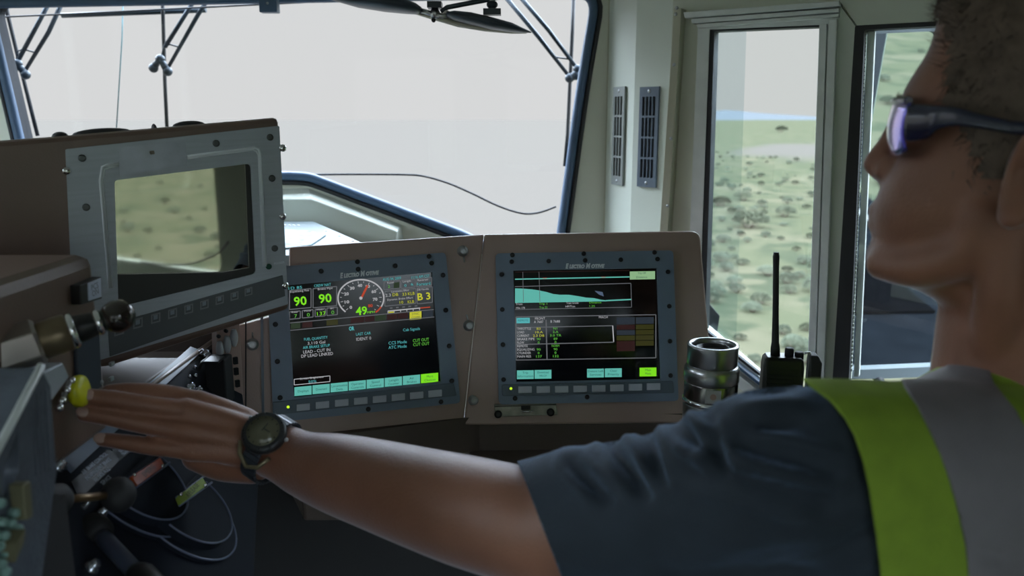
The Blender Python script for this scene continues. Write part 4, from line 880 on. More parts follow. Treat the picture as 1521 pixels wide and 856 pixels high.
for v in bm.verts:
    x, y = proj(v.co); t_ = (v.co - sh0).dot(ax); d = 0
    if x < 1340:
        p = v.co; q = Vector((p.x * 10 + p.z * 9, p.y * 10, p.z * 20 - p.x * 10))
        d += .0055 * (abs(noise.noise(q * .9)) - .22) + .0016 * noise.noise(q * 2.6)
    for a, c, amp, w in creases:
        ax_, ay_ = c[0] - a[0], c[1] - a[1]; L2 = ax_ * ax_ + ay_ * ay_; u_ = max(0, min(1, ((x - a[0]) * ax_ + (y - a[1]) * ay_) / L2)); dx, dy = x - a[0] - u_ * ax_, y - a[1] - u_ * ay_
        dist = math.hypot(dx, dy); sd = (ax_ * dy - ay_ * dx) / math.sqrt(L2)
        if dist < 60 and v.normal.dot(CAM - v.co) > -.02: d += 1.4 * amp * (math.exp(-(dist / w) ** 2) * -1.0 + .8 * math.exp(-((dist - 1.7 * w) / (w * .9)) ** 2)) * math.sin(math.pi * (.12 + .76 * u_)) 
    v.co += v.normal * d
bis(bm, (768, 684), (838, 868)); hemcut = [(768, 684), (838, 868)]
dele = [f for f in bm.faces if side_of(hemcut, *proj(f.calc_center_median())) < 0 and f.calc_center_median().x < .2]
bmesh.ops.delete(bm, geom=dele, context='FACES'); bm.to_mesh(me); bm.free()
me.materials.append(navy)
for p in me.polygons: p.use_smooth = True
o = bpy.data.objects.new('t_shirt', me); COL.objects.link(o); onp(o); s_ = o.modifiers.new('cloth', 'SOLIDIFY'); s_.thickness = .0018; s_.offset = -1
# vest
b = MB(); torso(b, .0050); me = union(b, .004, 10); bm = bmesh.new(); bm.from_mesh(me); bm.normal_update()
armh = [(1178, 548), (1204, 572), (1232, 592), (1256, 620), (1270, 645), (1283, 685), (1293, 730), (1303, 800), (1312, 880), (1318, 960)]
tl = [(1330, 540), (1343, 576), (1362, 604), (1380, 640), (1396, 675), (1410, 715), (1424, 765), (1434, 812), (1442, 900), (1446, 980)]
trr = [(1462, 530), (1476, 572), (1494, 595), (1508, 612), (1524, 642), (1540, 690), (1552, 750), (1560, 830), (1566, 980)]
for v in bm.verts:
    p = v.co; v.co += v.normal * (.003 * noise.noise(Vector((p.x * 9, p.y * 9, p.z * 7))) + .0012 * noise.noise(Vector((p.x * 26 + p.z * 14, p.y * 26, p.z * 12))))
for line in (armh, tl, trr):
    for a, c in zip(line, line[1:]): bis(bm, a, c)
def isfront(c): return True
dele = []
for f in bm.faces:
    c = f.calc_center_median(); x, y = proj(c)
    if side_of(armh, x, y) < 0: dele.append(f)
    elif c.x > .56 and side_of(armh, x, y) > 0 and (c - Vector((.60, .74, 1.0))).dot(-lT) > 0.01: dele.append(f)
bmesh.ops.delete(bm, geom=dele, context='FACES')
bm.normal_update()
stripe = [f for f in bm.faces if side_of(tl, *proj(f.calc_center_median())) > 0 and side_of(trr, *proj(f.calc_center_median())) < 0 and (f.calc_center_median().y < .60)]
b2 = bmesh.new(); vm = {}
for f in stripe:
    vs = []
    for v in f.verts:
        if v not in vm: vm[v] = b2.verts.new(v.co + v.normal * .0012)
        vs.append(vm[v])
    b2.faces.new(vs).smooth = True
me2 = bpy.data.meshes.new('stripe'); b2.to_mesh(me2); b2.free(); me2.materials.append(refl)
bm.to_mesh(me); bm.free(); me.materials.append(hiviz)
for p in me.polygons: p.use_smooth = True
vo = bpy.data.objects.new('safety_vest', me); COL.objects.link(vo); onp(vo); s_ = vo.modifiers.new('cloth', 'SOLIDIFY'); s_.thickness = .0015; s_.offset = -1
so = bpy.data.objects.new('reflective_stripe', me2); COL.objects.link(so); so.parent = vo; s_ = so.modifiers.new('tape', 'SOLIDIFY'); s_.thickness = .0010; s_.offset = -1
# trousers and boots (below the frame)
den = mat('dark_trousers', (.02, .025, .04), .9); b = MB()
limb(b, [(Vector((.45, .52, .66)), .15), (Vector((.45, .52, .60)), .15)], den)
for s_ in (-1, 1):
    h_ = Vector((.44, .54, .59)) + lT * .09 * s_; kn = h_ + fT * .36 + Vector((0, 0, .0)); fo_ = kn + fT * .02 + Vector((0, 0, -.49)); limb(b, [(h_, .085), ((h_ + kn) / 2, .078), (kn, .06)], den); limb(b, [(kn, .06), ((kn + fo_) / 2, .056), (fo_, .045)], den)
me = union(b, .009, 6); me.materials.append(den); o = bpy.data.objects.new('trousers', me); COL.objects.link(o); onp(o)
for s_ in (-1, 1):
    h_ = Vector((.44, .54, .59)) + lT * .09 * s_; fo_ = h_ + fT * .38 + Vector((0, 0, -.49)); b = MB(); limb(b, [(fo_ + Vector((0, 0, -.05)) - fT * .03, .042), (fo_ + fT * .10 + Vector((0, 0, -.06)), .038), (fo_ + fT * .17 + Vector((0, 0, -.068)), .030)], blackm); onp(b.build('boot'))
# seat under him
seat = thing('driver_seat', 'black upholstered seat the man sits on', 'seat', Vector((.47, .48, 0)))
b = MB(); b.box((0, 0, .42), (.40, .40, .07), blackm, Matrix.Rotation(.55, 4, 'Z')); b.build('cushion', seat, .03)
MB().cyl((0, 0, .0), (0, 0, .39), .06, steel, 24).build('post', seat); MB().lathe([(.2, 0), (.2, .015), (.08, .03)], Matrix(), blackm, 32).build('base', seat)

# ------------------------------------------------------------------ wristwatch
wc = at(404, 668, .772); wa = (at(452, 694, .757) - at(385, 652, .778)).normalized()
cdir = at(403, 645, .735) - wc; cdir = (cdir - wa * cdir.dot(wa)).normalized(); sdir = cdir.cross(wa)
WM = Matrix((wa, sdir, cdir)).transposed().to_4x4(); WM.translation = wc
wt_ = thing('wristwatch', 'dark round wristwatch with a grey link bracelet on the reaching left wrist', 'watch', WM)
bandm = mat('watch_band_grey', (.07, .08, .10), .35, .5); wd_ = mat('watch_case_dark', (.03, .032, .035), .35, .3); links = MB()
NB = 40
for k in range(NB):
    a0, a1 = 2 * math.pi * k / NB, 2 * math.pi * (k + .86) / NB; ring = []
    for a in (a0, a1):
        c_, s_ = math.cos(a), math.sin(a); R1, R2 = .0325, .0355; ring.append([Vector((x, r * s_, r * c_)) for x, r in ((-.009, R1), (.009, R1), (.009, R2), (-.009, R2))])
    links.loft(ring, bandm, smooth=False)
links.build('bracelet', wt_, .0005)
case = MB(); case.lathe([(.0185, .030), (.0215, .034), (.0220, .039), (.0205, .0425), (.0175, .0435), (.0165, .0428)], Matrix(), wd_, 36)
for k in range(12): a = 2 * math.pi * k / 12; case.ball((math.cos(a) * .0192, math.sin(a) * .0192, .0432), .0011, screwm, 8)
cs = case.build('case', wt_)
MB().lathe([(.0160, .0425), (.0160, .0432), (.001, .0433)], Matrix(), mat('watch_dial_olive', (.12, .115, .075), .2), 32).build('dial', cs)
mk = MB()
for k in range(12): a = 2 * math.pi * k / 12; mk.box((math.cos(a) * .0142, math.sin(a) * .0142, .0434), (.0009, .0018, .0003), screwm)
mk.box((.003, .002, .0435), (.008, .0008, .0003), screwm); mk.box((-.001, .004, .0435), (.0008, .009, .0003), screwm); mk.build('hands', cs)
for s_ in (-1, 1): MB().ball((s_ * .0225, .006, .037), .0022, silver, 10).build('button', cs)
MB().tube([(-.018, -.016, .030), (-.012, -.026, .026), (0, -.032, .020), (.012, -.028, .024), (.018, -.016, .030)], .0022, mat('watch_lug_gold', (.25, .21, .13), .35, .6), 8).build('lug', wt_)

# ------------------------------------------------------------------ sunglasses
SG = thing('sunglasses', 'wraparound sunglasses with dark blue arms and violet mirrored lens', 'sunglasses', HP.M @ Matrix.Translation((*HP.p(1335, 190), 0)))
iG = inv(SG.matrix_world); fm = mat('dark_blue_frame', (.010, .012, .040), .25, coat=.5)
lens = bpy.data.materials.new('violet_lens'); lens.use_nodes = True; lt = lens.node_tree; lb_ = lt.nodes['Principled BSDF']; lb_.inputs['Base Color'].default_value = (.30, .26, .85, 1); lb_.inputs['Metallic'].default_value = .9; lb_.inputs['Roughness'].default_value = .12
lw = lt.nodes.new('ShaderNodeLayerWeight'); lr = lt.nodes.new('ShaderNodeValToRGB'); lr.color_ramp.elements[0].color = (.10, .08, .55, 1); lr.color_ramp.elements[1].color = (.95, .70, .75, 1); e = lr.color_ramp.elements.new(.6); e.color = (.45, .42, .95, 1)
lt.links.new(lw.outputs['Facing'], lr.inputs[0]); lt.links.new(lr.outputs[0], lb_.inputs['Base Color'])
xf, yf = HP.p(1328, 190, 0)
def gp(s_, l, dy, push=0):   # wrap curve: x back as l grows
    return HP.o + HP.u * (xf + .0 + 5.0 * l * l - push) + HP.v * (yf + dy) + HP.n * l
for s_ in (-1, 1):
    b = MB(); rings = []
    for i in range(15):
        t_ = i / 14; l = s_ * (.006 + .055 * t_); top = .0215 - .003 * t_; bot = -.0215 * math.sin(math.pi * (.25 + .53 * t_)) ** .6; rings.append([gp(s_, l, top + (bot - top) * j / 8, .0035 * math.sin(math.pi * j / 8)) for j in range(9)])
    b.loft(rings, lens, cap=False, closed=False); o = b.build('lens', SG); o.matrix_basis = iG; m_ = o.modifiers.new('t', 'SOLIDIFY'); m_.thickness = .0018; m_.offset = 0
b = MB(); b.tube([gp(0, l * .001, .0205, .001) for l in range(-60, 61, 4)], .0026, fm, 10); o = b.build('brow_bar', SG); o.matrix_basis = iG
for s_ in (1, -1):
    A = lambda px, py, l: HP.w(px, py, l * s_)
    if s_ > 0: pts = [(gp(1, .060, .004), .0135), (A(1374, 181, .068), .0125), (A(1392, 175, .075), .0088), (A(1420, 174, .080), .0062), (A(1460, 181, .0835), .0046), (A(1500, 189, .0855), .0042), (A(1545, 197, .0845), .0042), (A(1590, 235, .082), .004)]
    else:
        pts = [(q - HL * 2 * (q - HP.o).dot(HL), r) for q, r in pts]
    q = cr([(*p, r) for p, r in pts], 5); b = MB(); b.tube([x[:3] for x in q], [x[3] for x in q], fm, 14, flat=(1, .30), up=(0, 0, 1)); o = b.build('arm', SG); o.matrix_basis = iG

# ------------------------------------------------------------------ flask and radio
fk = at(1059, 515, 1.03); dz = .80; H_ = fk.z + .004 - dz; k = 1.03 / 1200 / cP
th_ = thing('steel_flask', 'open brushed steel vacuum flask standing between the right display and the window', 'flask', Vector((fk.x, fk.y, dz)))
R0 = .0355
MB().lathe([(R0 * .93, 0), (R0 * .98, .004), (R0, .012), (R0, H_ - .082), (R0 * 1.0, H_ - .0805)], Matrix(), steel, 48).build('body', th_)
MB().lathe([(R0 * 1.0, H_ - .081), (R0 * 1.035, H_ - .079), (R0 * 1.035, H_ - .075), (R0 * .99, H_ - .073)], Matrix(), chrome, 48).build('base_ring', th_)
b = MB(); b.lathe([(R0 * .98, H_ - .074), (R0 * .99, H_ - .072), (R0 * .99, H_ - .052), (R0 * .98, H_ - .050)], Matrix(), mat('dark_steel', (.30, .28, .27), .22, 1), 48); b.build('label_band', th_)
pm_ = MB(); pm_.prism([(-.010, -.009), (.010, -.009), (.010, .009), (-.010, .009)], 0, .0008, mat('plate_steel', (.42, .40, .38), .3, .8)); pm_.lathe([(.0042, .0007), (.0040, .0016)], Matrix(), mat('badge_copper', (.40, .26, .22), .4, .6), 20)
o = pm_.build('badge', th_); o.matrix_basis = Matrix.Rotation(-.15, 4, 'Z') @ Matrix.Translation((0, -R0 * .985, H_ - .062)) @ Matrix.Rotation(R(90), 4, 'X')
MB().lathe([(R0 * .98, H_ - .051), (R0 * 1.02, H_ - .049), (R0 * 1.02, H_ - .034), (R0 * .96, H_ - .030), (R0 * .91, H_ - .028)], Matrix(), steel, 48).build('collar', th_)
MB().lathe([(R0 * .89, H_ - .029), (R0 * .93, H_ - .026), (R0 * .93, H_ - .006), (R0 * .95, H_ - .002), (R0 * .93, H_), (R0 * .80, H_), (R0 * .78, H_ - .004), (R0 * .78, H_ - .02), (.002, H_ - .02)], Matrix(), steel, 48).build('neck', th_)
MB().lathe([(R0 * .70, H_ - .019), (R0 * .70, H_ - .006), (R0 * .55, H_ - .005), (R0 * .50, H_ - .010)], Matrix(), black, 32).build('stopper', th_)
# side ledge under the windows
lz = .872
q0 = at(1075, 640, 1.02)
le = MB(); le.prism([(.335, .98), (.62, .98), (.62, 1.13), (.335, 1.13)], lz - .03, lz, brownd); le.prism([(.40, 1.03), (.56, 1.03), (.56, 1.10), (.40, 1.10)], 0, lz - .03, blackm); ld = le.build('side_ledge', bevel=.003); tag(ld, 'dark ledge under the sliding window, carrying the handheld radio', 'ledge')
rp_ = at(1163, 528, 1.06); RH = rp_.z - lz
rd = thing('handheld_radio', 'black handheld two-way radio with a tall rubber aerial, standing on the ledge by the window', 'radio', Matrix.Translation((rp_.x, rp_.y, lz)) @ Matrix.Rotation(-.15, 4, 'Z'))
b = MB(); b.loft([[Vector((x * s1, y * s1, z)) for x, y in rnd([(-.027, -.016), (.027, -.016), (.027, .016), (-.027, .016)], .007)] for z, s1 in ((0, .9), (.004, 1), (RH - .014, 1), (RH - .004, .95), (RH, .82))], black, smooth=False); b.build('body', rd, .001)
b = MB()
for j in range(5): b.box((-.002, -.0165, RH - .024 - j * .0065), (.040, .002, .003), blackm)
b.build('speaker_grille', rd)
MB().lathe([(.0065, 0), (.0062, .014), (.0050, .022), (.0042, .06), (.0040, .125), (.0044, .140), (.0036, .146)], Matrix.Translation((-.010, 0, RH - .004)) @ Matrix.Rotation(-.055, 4, 'Y'), blackm, 20).build('aerial', rd)
for x, h_ in ((.008, .013), (.021, .008)):
    b = MB(); b.lathe([(.0062, 0), (.0062, h_), (.005, h_ + .002)], Matrix.Translation((x, 0, RH - .004)), blackm, 14); b.build('knob', rd)
b = MB(); b.tube([(.034, .0, -.0 + .03), (.036, 0, RH - .01), (.034, 0, RH + .006), (.028, 0, RH + .004)], .0022, silver, 8, flat=(1, 1)); o = b.build('clip', rd)
b = MB(); b.loft([[Vector((.040 + x, y, z)) for x, y in ((-.006, -.014), (.009, -.014), (.009, .014), (-.006, .014))] for z in (0, RH - .006)] + [[Vector((.040 + x, y, RH + .004)) for x, y in ((-.006, -.010), (.004, -.010), (.004, .010), (-.006, .010))]], blackm, smooth=False); b.build('battery_pack', rd, .002)
# ------------------------------------------------------------------ outside the windows
wip = mat('wiper_black_blue', (.03, .045, .06), .4, .3); wipb = mat('wiper_blade_rubber', (.02, .02, .022), .6)
OY = 2.09
def o3(px, py, dy=0): return at(px, py, OY + dy)
def wiper(label, arms, blade, br, tie, blink=None):
    t = thing('windshield_wiper', label, 'wiper', o3(*br[0])); T = Matrix.Translation(-t.location)
    for a in arms: MB().tube([o3(*p) for p in a], [.0055, .0055, .0045][:len(a)], wip, 8).build('arm', t).matrix_basis = T
    bb = MB().tube([o3(*p, .012) for p in blade], .0048, wipb, 8).build('blade', t); bb.matrix_basis = T
    x = MB()
    x.tube([o3(*p, -.008) for p in br], .010, wip, 10)
    for p in br: x.ball(o3(*p, -.008), .012, wip, 12)
    x.build('bracket', t).matrix_basis = T
    MB().tube([o3(*p) for p in tie], .002, wip, 6).build('washer_hose', t).matrix_basis = T
wiper('leftmost wiper with two parallel arms, its blade leaning right', [[(74, 2), (28, 88)], [(94, 0), (72, 48), (38, 104)]], [(8, -6), (11, 20), (28, 90), (35, 118), (56, 202)], [(18, 109), (26, 95), (38, 111)], [(24, 90), (26, 76), (34, 73), (52, 78)])
wiper('middle wiper with two parallel arms, blade hanging straight above the monitor', [[(290, -2), (245, 70)], [(312, -6), (294, 22), (250, 100)]], [(241, -6), (242, 20), (244, 90), (245, 125), (248, 190)], [(228, 101), (238, 88), (249, 106)], [(240, 84), (243, 70), (252, 66), (266, 70)])
wiper('right wiper with two long parallel arms beside the corner column', [[(752, -3), (800, 55), (845, 113)], [(774, -3), (815, 45), (858, 103)]], [(852, -4), (850, 50), (847, 115), (843, 200), (839, 247)], [(846, 116), (855, 112), (858, 103)], [(825, 85), (846, 88)])
tag(MB().tube([o3(92, 23, .03), o3(200, 19, .03), o3(306, 15, .03)], .0062, wip, 8).build('wiper_link'), 'thick dark link bar joining the left and middle wipers', 'wiper link')
tag(MB().tube([o3(-60, 28, -.02), o3(120, 20, -.02), o3(450, 3.5, -.02), o3(520, -2, -.02)], .0022, wipb, 6).build('wiper_cable'), 'thin dark cable running along the top of the front window', 'cable')
tag(MB().tube([o3(183, -5, .06), o3(181, 60, .06), o3(173, 190, .06)], .0016, mat('teal_antenna', (.10, .25, .28), .4), 6).build('antenna_wire'), 'fine teal wire hanging between the left and middle wipers', 'antenna')
tag(MB().tube([at(452, 266, 1.985)] + [o3(*p, -.06) for p in cr([(470, 259.5), (520, 259), (600, 259.5), (630, 262), (665, 272), (700, 287), (740, 306), (775, 317), (800, 316), (826, 307)], 5)] , .0026, wipb, 8).build('rubber_hose'), 'dark curved hose drooping across the lower front window', 'hose')
# small boxes at the top of the window
bx_ = thing('junction_box', 'small dark blue box at the top edge of the front window', 'box', at(400, 6, 1.90)); q = MB().box((0, 0, .006), (.040, .026, .05), gasket).build('case', bx_, .002)
MB().ball((.0, -.014, .0), .003, silver, 10).build('screw', bx_)
# two blade cab fan hanging from the ceiling
fan = thing('cab_fan', 'dark two bladed fan hanging from the cab ceiling before the front window', 'fan', at(646, 15, 1.45)); T = Matrix.Translation(-fan.location)
def fo(px, py, dy=0): return at(px, py, 1.45 + dy)
blm = mat('fan_blade_blue_black', (.022, .034, .05), .35); trm = mat('fan_edge_ivory', (.42, .40, .32), .45)
def leafblade(pts, name, par=fan):
    # pts: (px, py_center, half thickness px) along the blade; a leaf with real width in depth
    b = MB(); rings = []
    for px, py, hh in pts:
        c = fo(px, py); r = hh / FPX * 1.45; rings.append([c + Vector((0, math.cos(a) * max(r * 3.2, .002), math.sin(a) * r)) for a in [2 * math.pi * k / 16 for k in range(16)]])
    return b.loft(rings, blm).build(name, par)
o = leafblade([(482, -4, .6), (500, -2, 4), (530, 1, 9), (570, 5, 11), (600, 9, 10), (618, 13, 7.5), (626, 15, 4)], 'blade'); o.matrix_basis = T
o = leafblade([(664, 22, 4), (676, 24, 7), (700, 28, 8.5), (730, 35, 8.5), (760, 41, 6.5), (778, 45.5, 3), (789, 48, .8)], 'blade'); o.matrix_basis = T
b = MB(); rings = []
for px, py, hh in [(615, 20, .6), (640, 25.5, 3), (680, 35, 5), (720, 42, 4.5), (760, 47.5, 2.5), (782, 49, .5)]:
    c = fo(px, py, .012); r = hh / FPX * 1.45; rings.append([c + Vector((0, math.cos(a) * .01, math.sin(a) * r)) for a in [2 * math.pi * k / 12 for k in range(12)]])
o = b.loft(rings, trm).build('blade_edge', fan); o.matrix_basis = T; o['label'] = 'ivory edge strip under the right blade'
b = MB(); b.box(fo(646, 8), (.024, .03, .010), blm); b.cyl(fo(646, 5), fo(646, 27), .006, wip, 12); b.ball(fo(646, 20), .009, steel, 14); b.tube([fo(622, 15), fo(640, 20), fo(658, 24), fo(668, 22)], .0045, steel, 8); b.tube([fo(655, 23), fo(662, 16), fo(668, 20)], .003, steel, 8); b.ball(fo(644, 30), .004, screwm, 10)
b.build('hub', fan).matrix_basis = T
b = MB(); b.tube([fo(655, 18), fo(664, 11), (fo(690, 6)), fo(722, 0), fo(760, -8), fo(800, -60, .1)], .0042, wip, 10); b.tube([fo(800, -60, .1), Vector((fo(800, -60, .1).x, fo(800, -60, .1).y, ZC))], .0042, wip, 10); b.build('hanger_rod', fan).matrix_basis = T
b = MB(); b.cyl(fo(731, -10), fo(731, 14), .0055, steel, 12); b.ball(fo(731, 7), .010, wip, 14, (1, 1, .7)); b.box(fo(731, 18), (.030, .022, .010), blm); b.cyl(fo(731, -10), Vector((fo(731, -10).x, 1.45, ZC)), .004, wip, 8)
x = b.build('ceiling_bracket'); tag(x, 'small dark clamp hanging from the ceiling right of the fan hub', 'bracket')

# ------------------------------------------------------------------ land beyond the right side of the train
GZ = -2.2
def hgt(x, y):
    r = math.hypot(x, y); s_ = min(1, max(0, (r - 12) / 60))
    return GZ + s_ * (noise.noise(Vector((x * .012, y * .012, 0))) * 1.6 * min(1, r / 200)) + noise.noise(Vector((x * .15, y * .15, 3))) * .18 * s_
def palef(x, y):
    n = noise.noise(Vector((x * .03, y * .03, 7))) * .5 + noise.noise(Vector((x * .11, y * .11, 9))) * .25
    az = math.degrees(math.atan2(x, y)); f = (10.6 - az) / 1.4 + n * .8 if y > -5 else 0  # ground ahead is coloured white to carry the washed-out glare past the windshield
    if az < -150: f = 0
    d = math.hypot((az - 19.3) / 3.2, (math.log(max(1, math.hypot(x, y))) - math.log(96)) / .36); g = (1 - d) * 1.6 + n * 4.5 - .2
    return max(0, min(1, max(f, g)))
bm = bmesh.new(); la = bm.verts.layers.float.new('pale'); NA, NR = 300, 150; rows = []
for i in range(NR + 1):
    r = 2.6 * (4200 / 2.6) ** (i / NR); row = []
    for j in range(NA + 1):
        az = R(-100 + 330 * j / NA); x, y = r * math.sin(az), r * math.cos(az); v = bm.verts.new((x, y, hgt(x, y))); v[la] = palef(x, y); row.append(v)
    rows.append(row)
for i in range(NR):
    for j in range(NA): f = bm.faces.new((rows[i][j], rows[i][j + 1], rows[i + 1][j + 1], rows[i + 1][j])); f.smooth = True; f.normal_flip()
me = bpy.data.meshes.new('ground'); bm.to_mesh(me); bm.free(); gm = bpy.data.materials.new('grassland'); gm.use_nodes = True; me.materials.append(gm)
t = gm.node_tree; pb_ = t.nodes['Principled BSDF']; pb_.inputs['Roughness'].default_value = 1; pb_.inputs['Specular IOR Level'].default_value = 0
geo = t.nodes.new('ShaderNodeNewGeometry')
def nz(sc, det=5):
    n = t.nodes.new('ShaderNodeTexNoise'); n.inputs['Scale'].default_value = sc; n.inputs['Detail'].default_value = det; t.links.new(geo.outputs['Position'], n.inputs[0]); return n
def mix(f, a, b_):
    m = t.nodes.new('ShaderNodeMix'); m.data_type = 'RGBA'; t.links.new(f, m.inputs[0])
    for k, v in ((6, a), (7, b_)):
        if isinstance(v, tuple): m.inputs[k].default_value = (*v, 1)
        else: t.links.new(v, m.inputs[k])
    return m.outputs[2]
def ramp(src, a, b_):
    m = t.nodes.new('ShaderNodeMapRange'); m.inputs[1].default_value = a; m.inputs[2].default_value = b_; t.links.new(src, m.inputs[0]); return m.outputs[0]
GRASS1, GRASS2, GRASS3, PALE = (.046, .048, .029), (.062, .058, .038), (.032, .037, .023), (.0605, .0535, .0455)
c1 = mix(ramp(nz(.35).outputs['Fac'], .42, .6), GRASS1, GRASS2); c2 = mix(ramp(nz(1.1, 10).outputs['Fac'], .50, .60), c1, GRASS3)
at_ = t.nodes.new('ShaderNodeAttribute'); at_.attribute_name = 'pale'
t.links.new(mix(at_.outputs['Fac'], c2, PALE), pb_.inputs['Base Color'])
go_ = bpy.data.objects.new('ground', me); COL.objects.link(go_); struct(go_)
# far ridge, distance haze put into its blue colour
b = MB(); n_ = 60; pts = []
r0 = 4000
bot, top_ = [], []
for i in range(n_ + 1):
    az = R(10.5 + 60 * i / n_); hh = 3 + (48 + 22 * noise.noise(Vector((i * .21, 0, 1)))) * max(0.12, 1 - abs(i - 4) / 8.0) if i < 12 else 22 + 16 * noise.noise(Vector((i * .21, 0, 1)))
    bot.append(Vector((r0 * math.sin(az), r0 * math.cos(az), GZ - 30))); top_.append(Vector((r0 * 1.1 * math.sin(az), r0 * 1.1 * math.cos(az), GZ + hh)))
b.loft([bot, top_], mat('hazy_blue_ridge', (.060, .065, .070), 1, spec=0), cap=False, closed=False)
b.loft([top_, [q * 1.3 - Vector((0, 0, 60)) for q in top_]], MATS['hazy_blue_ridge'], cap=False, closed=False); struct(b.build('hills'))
# sagebrush
leafm = [mat('sage_leaves_pale', (.078, .088, .062), .9, 0, 2, .2, spec=0), mat('sage_leaves_dark', (.056, .063, .042), .9, 0, 2, .2, spec=0)]
stemm = mat('sage_stem', (.10, .08, .055), .9)
def bush_mesh(seed, m):
    rr = random.Random(seed); b = MB()
    for k in range(14):
        a = rr.uniform(0, 6.28); l = rr.uniform(.3, .8); b.tube([(0, 0, 0), (math.cos(a) * l * .4, math.sin(a) * l * .4, l * .35), (math.cos(a) * l * .55, math.sin(a) * l * .55, l * .8)], [.03, .02, .008], stemm, 5)
    vs = []
    for k in range(1100):
        th = rr.uniform(0, 6.28); ph = math.acos(rr.uniform(-.15, 1)); rad = rr.uniform(.72, 1) * (1 + .18 * math.sin(3 * th + seed) * math.sin(ph))
        c = Vector((math.cos(th) * math.sin(ph) * .62 * rad, math.sin(th) * math.sin(ph) * .62 * rad, .42 + math.cos(ph) * .5 * rad)); c.z = max(c.z, .04)
        d = Vector((rr.gauss(0, 1), rr.gauss(0, 1), rr.gauss(.6, 1))).normalized(); e_ = d.orthogonal().normalized(); s_ = rr.uniform(.05, .10)
        vs.append([c - e_ * s_ * .35, c + d * s_, c + e_ * s_ * .35, c - d * s_ * .5])
    for q in vs: b._fin([b.bm.faces.new([b.bm.verts.new(p) for p in q])], m)
    return b
protos = []
for sd_ in range(6):
    o = bush_mesh(sd_, leafm[sd_ % 2]).build('sagebrush'); protos.append(o)
named = {0: (1113, 338, .92, 'round dark sagebrush in the middle of the sliding window view'), 1: (1070, 306, .7, 'dark sagebrush at the left edge of the sliding window view'), 2: (1160, 196, 2.3, 'lone bush on the skyline seen through the sliding window'), 3: (1104, 298, .62, 'small sagebrush behind the round dark one'), 4: (1165, 322, .62, 'sagebrush right of the round dark one, toward the antenna')}
def ground_at(px, py):
    d = ray(px, py); q = CAM + d * ((GZ - CAM.z) / d.z)
    for _ in range(4): q = CAM + d * ((hgt(q.x, q.y) - CAM.z) / d.z)
    return q
cnt = 0
def place(x, y, s_, pr, label, grp, first=False):
    global cnt
    src = protos[pr]; o = src if first else src.copy()
    if not first: COL.objects.link(o)
    o.location = (x, y, hgt(x, y) - .05 * s_); o.rotation_euler = (0, 0, random.uniform(0, 6)); o.scale = (s_, s_, s_ * random.uniform(.65, .95))
    tag(o, label, 'bush', grp); cnt += 1
used = set()
for k, (px, py, s_, lab) in named.items():
    q = ground_at(px, py); pr = [1, 3, 5, 1, 3][k]; place(q.x, q.y, s_ , pr, lab, 'sagebrush on the plain', pr not in used); used.add(pr)
rr = random.Random(5)
spots = [tuple(o.location[:2]) + (.9,) for o in COL.objects if o.name.startswith('sagebrush') and o.get('label')]
while cnt < 250:
    if cnt > 195: az = rr.uniform(139, 153); r = math.exp(rr.uniform(math.log(9), math.log(70)))
    elif cnt < 140: az = rr.uniform(13, 22); r = math.exp(rr.uniform(math.log(9), math.log(90)))
    else: az = rr.uniform(22, 150); r = math.exp(rr.uniform(math.log(6), math.log(60)))
    x, y = r * math.sin(R(az)), r * math.cos(R(az))
    if palef(x, y) > .35: continue
    s_ = rr.uniform(.14, .40)
    if any(math.hypot(x - a, y - c) < (s_ + d) * .85 for a, c, d in spots): continue
    spots.append((x, y, s_)); pr = rr.choice([0, 2, 4, 0, 2, 4, 1]); place(x, y, s_, pr, 'low sagebrush clump on the open plain beyond the right windows', 'sagebrush on the plain', pr not in used); used.add(pr)
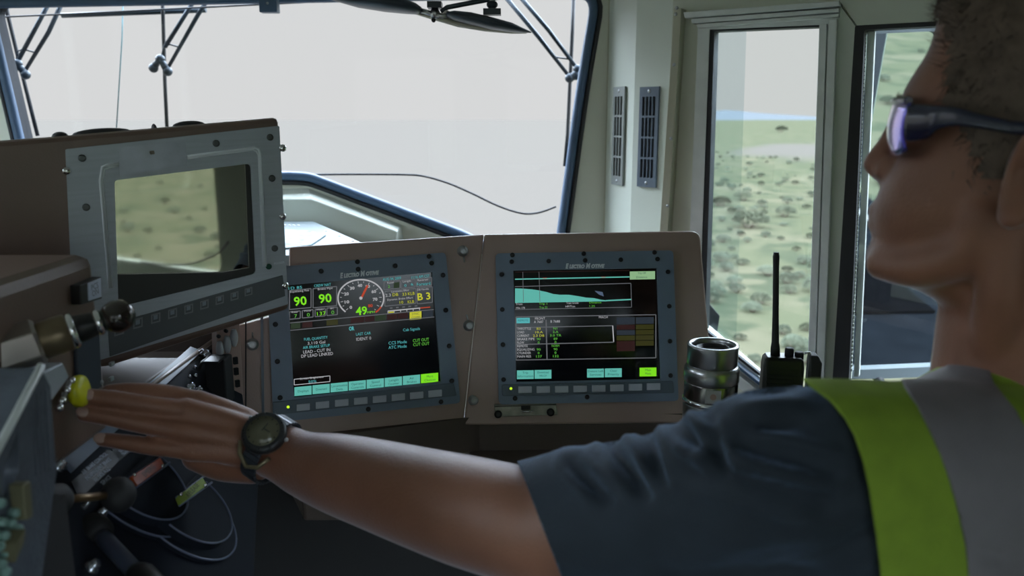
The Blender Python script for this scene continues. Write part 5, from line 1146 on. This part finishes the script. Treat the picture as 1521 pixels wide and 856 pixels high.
# outside mirror seen through the fixed window
MP = PL(1345, 300, 1.72, yaw=1.5, tilt=-5.5)
mo = thing('side_mirror', 'tall framed outside mirror seen through the rear side window', 'mirror', MP.M)
mpx = [(1255, 52), (1394, 46), (1404, 541), (1240, 548)]; gl_ = rnd(MP.P(mpx), .02)
outp = rnd(MP.P([(1247, 42), (1405, 35), (1418, 556), (1228, 562)]), .03)
MB().plate(outp, [gl_], -.006, .012, mat('mirror_frame_grey', (.10, .12, .13), .5)).build('frame', mo, .003)
MB().prism(outp, -.04, -.006, MATS['mirror_frame_grey']).build('housing', mo, .004)
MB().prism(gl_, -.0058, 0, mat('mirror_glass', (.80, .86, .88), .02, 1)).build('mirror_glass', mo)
a0 = MP.o + Vector((.02, .05, -.12)); b = MB(); b.tube([Vector((.0, -.20, -.03)), Vector((0, -.40, -.03)), Vector((-.02, -.43, .12))], .012, wipb, 10); b.build('mount_arm', mo)
# outside walkway along the train, reflected in the mirror
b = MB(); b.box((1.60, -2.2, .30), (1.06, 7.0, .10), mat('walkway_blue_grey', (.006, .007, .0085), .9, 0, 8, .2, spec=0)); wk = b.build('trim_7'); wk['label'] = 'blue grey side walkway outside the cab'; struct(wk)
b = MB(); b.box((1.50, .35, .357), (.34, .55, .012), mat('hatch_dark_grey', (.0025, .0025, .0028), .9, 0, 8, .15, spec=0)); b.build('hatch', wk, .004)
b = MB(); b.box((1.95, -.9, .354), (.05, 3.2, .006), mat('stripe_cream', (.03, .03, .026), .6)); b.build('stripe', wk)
q = at(1062, 468, 1.95); bb_ = MB(); bb_.loft([[q + Vector(v) for v in r_] for r_ in ([(-.03, -.01, .045), (-.03, .03, .045), (-.03, .03, -.05), (-.03, -.01, -.05)], [(.01, -.01, .0), (.01, .03, .0), (.006, .03, -.04), (.006, -.01, -.04)])], blackm, smooth=False)
bb_.tube([q + Vector((-.03, .01, 0)), q + Vector((-.10, .02, -.02)), q + Vector((-.16, -.02, -.05))], .009, blackm, 8); tag(bb_.build('mirror_bracket', bevel=.002), 'small black bracket outside the sliding window beside the console edge', 'bracket')

cdp = [Vector((E_[0] + .02, y, z)) for y, z in ((-.60, .88), (-.66, .835), (-.75, .80), (-.85, .775), (-.98, .762), (-1.15, .758))]
tag(MB().tube(cr([tuple(p) for p in cdp], 5), .004, wipb, 8).build('microphone_cord'), 'thin black cord hanging across the rear side window, mirrored in the dark monitor', 'cord')
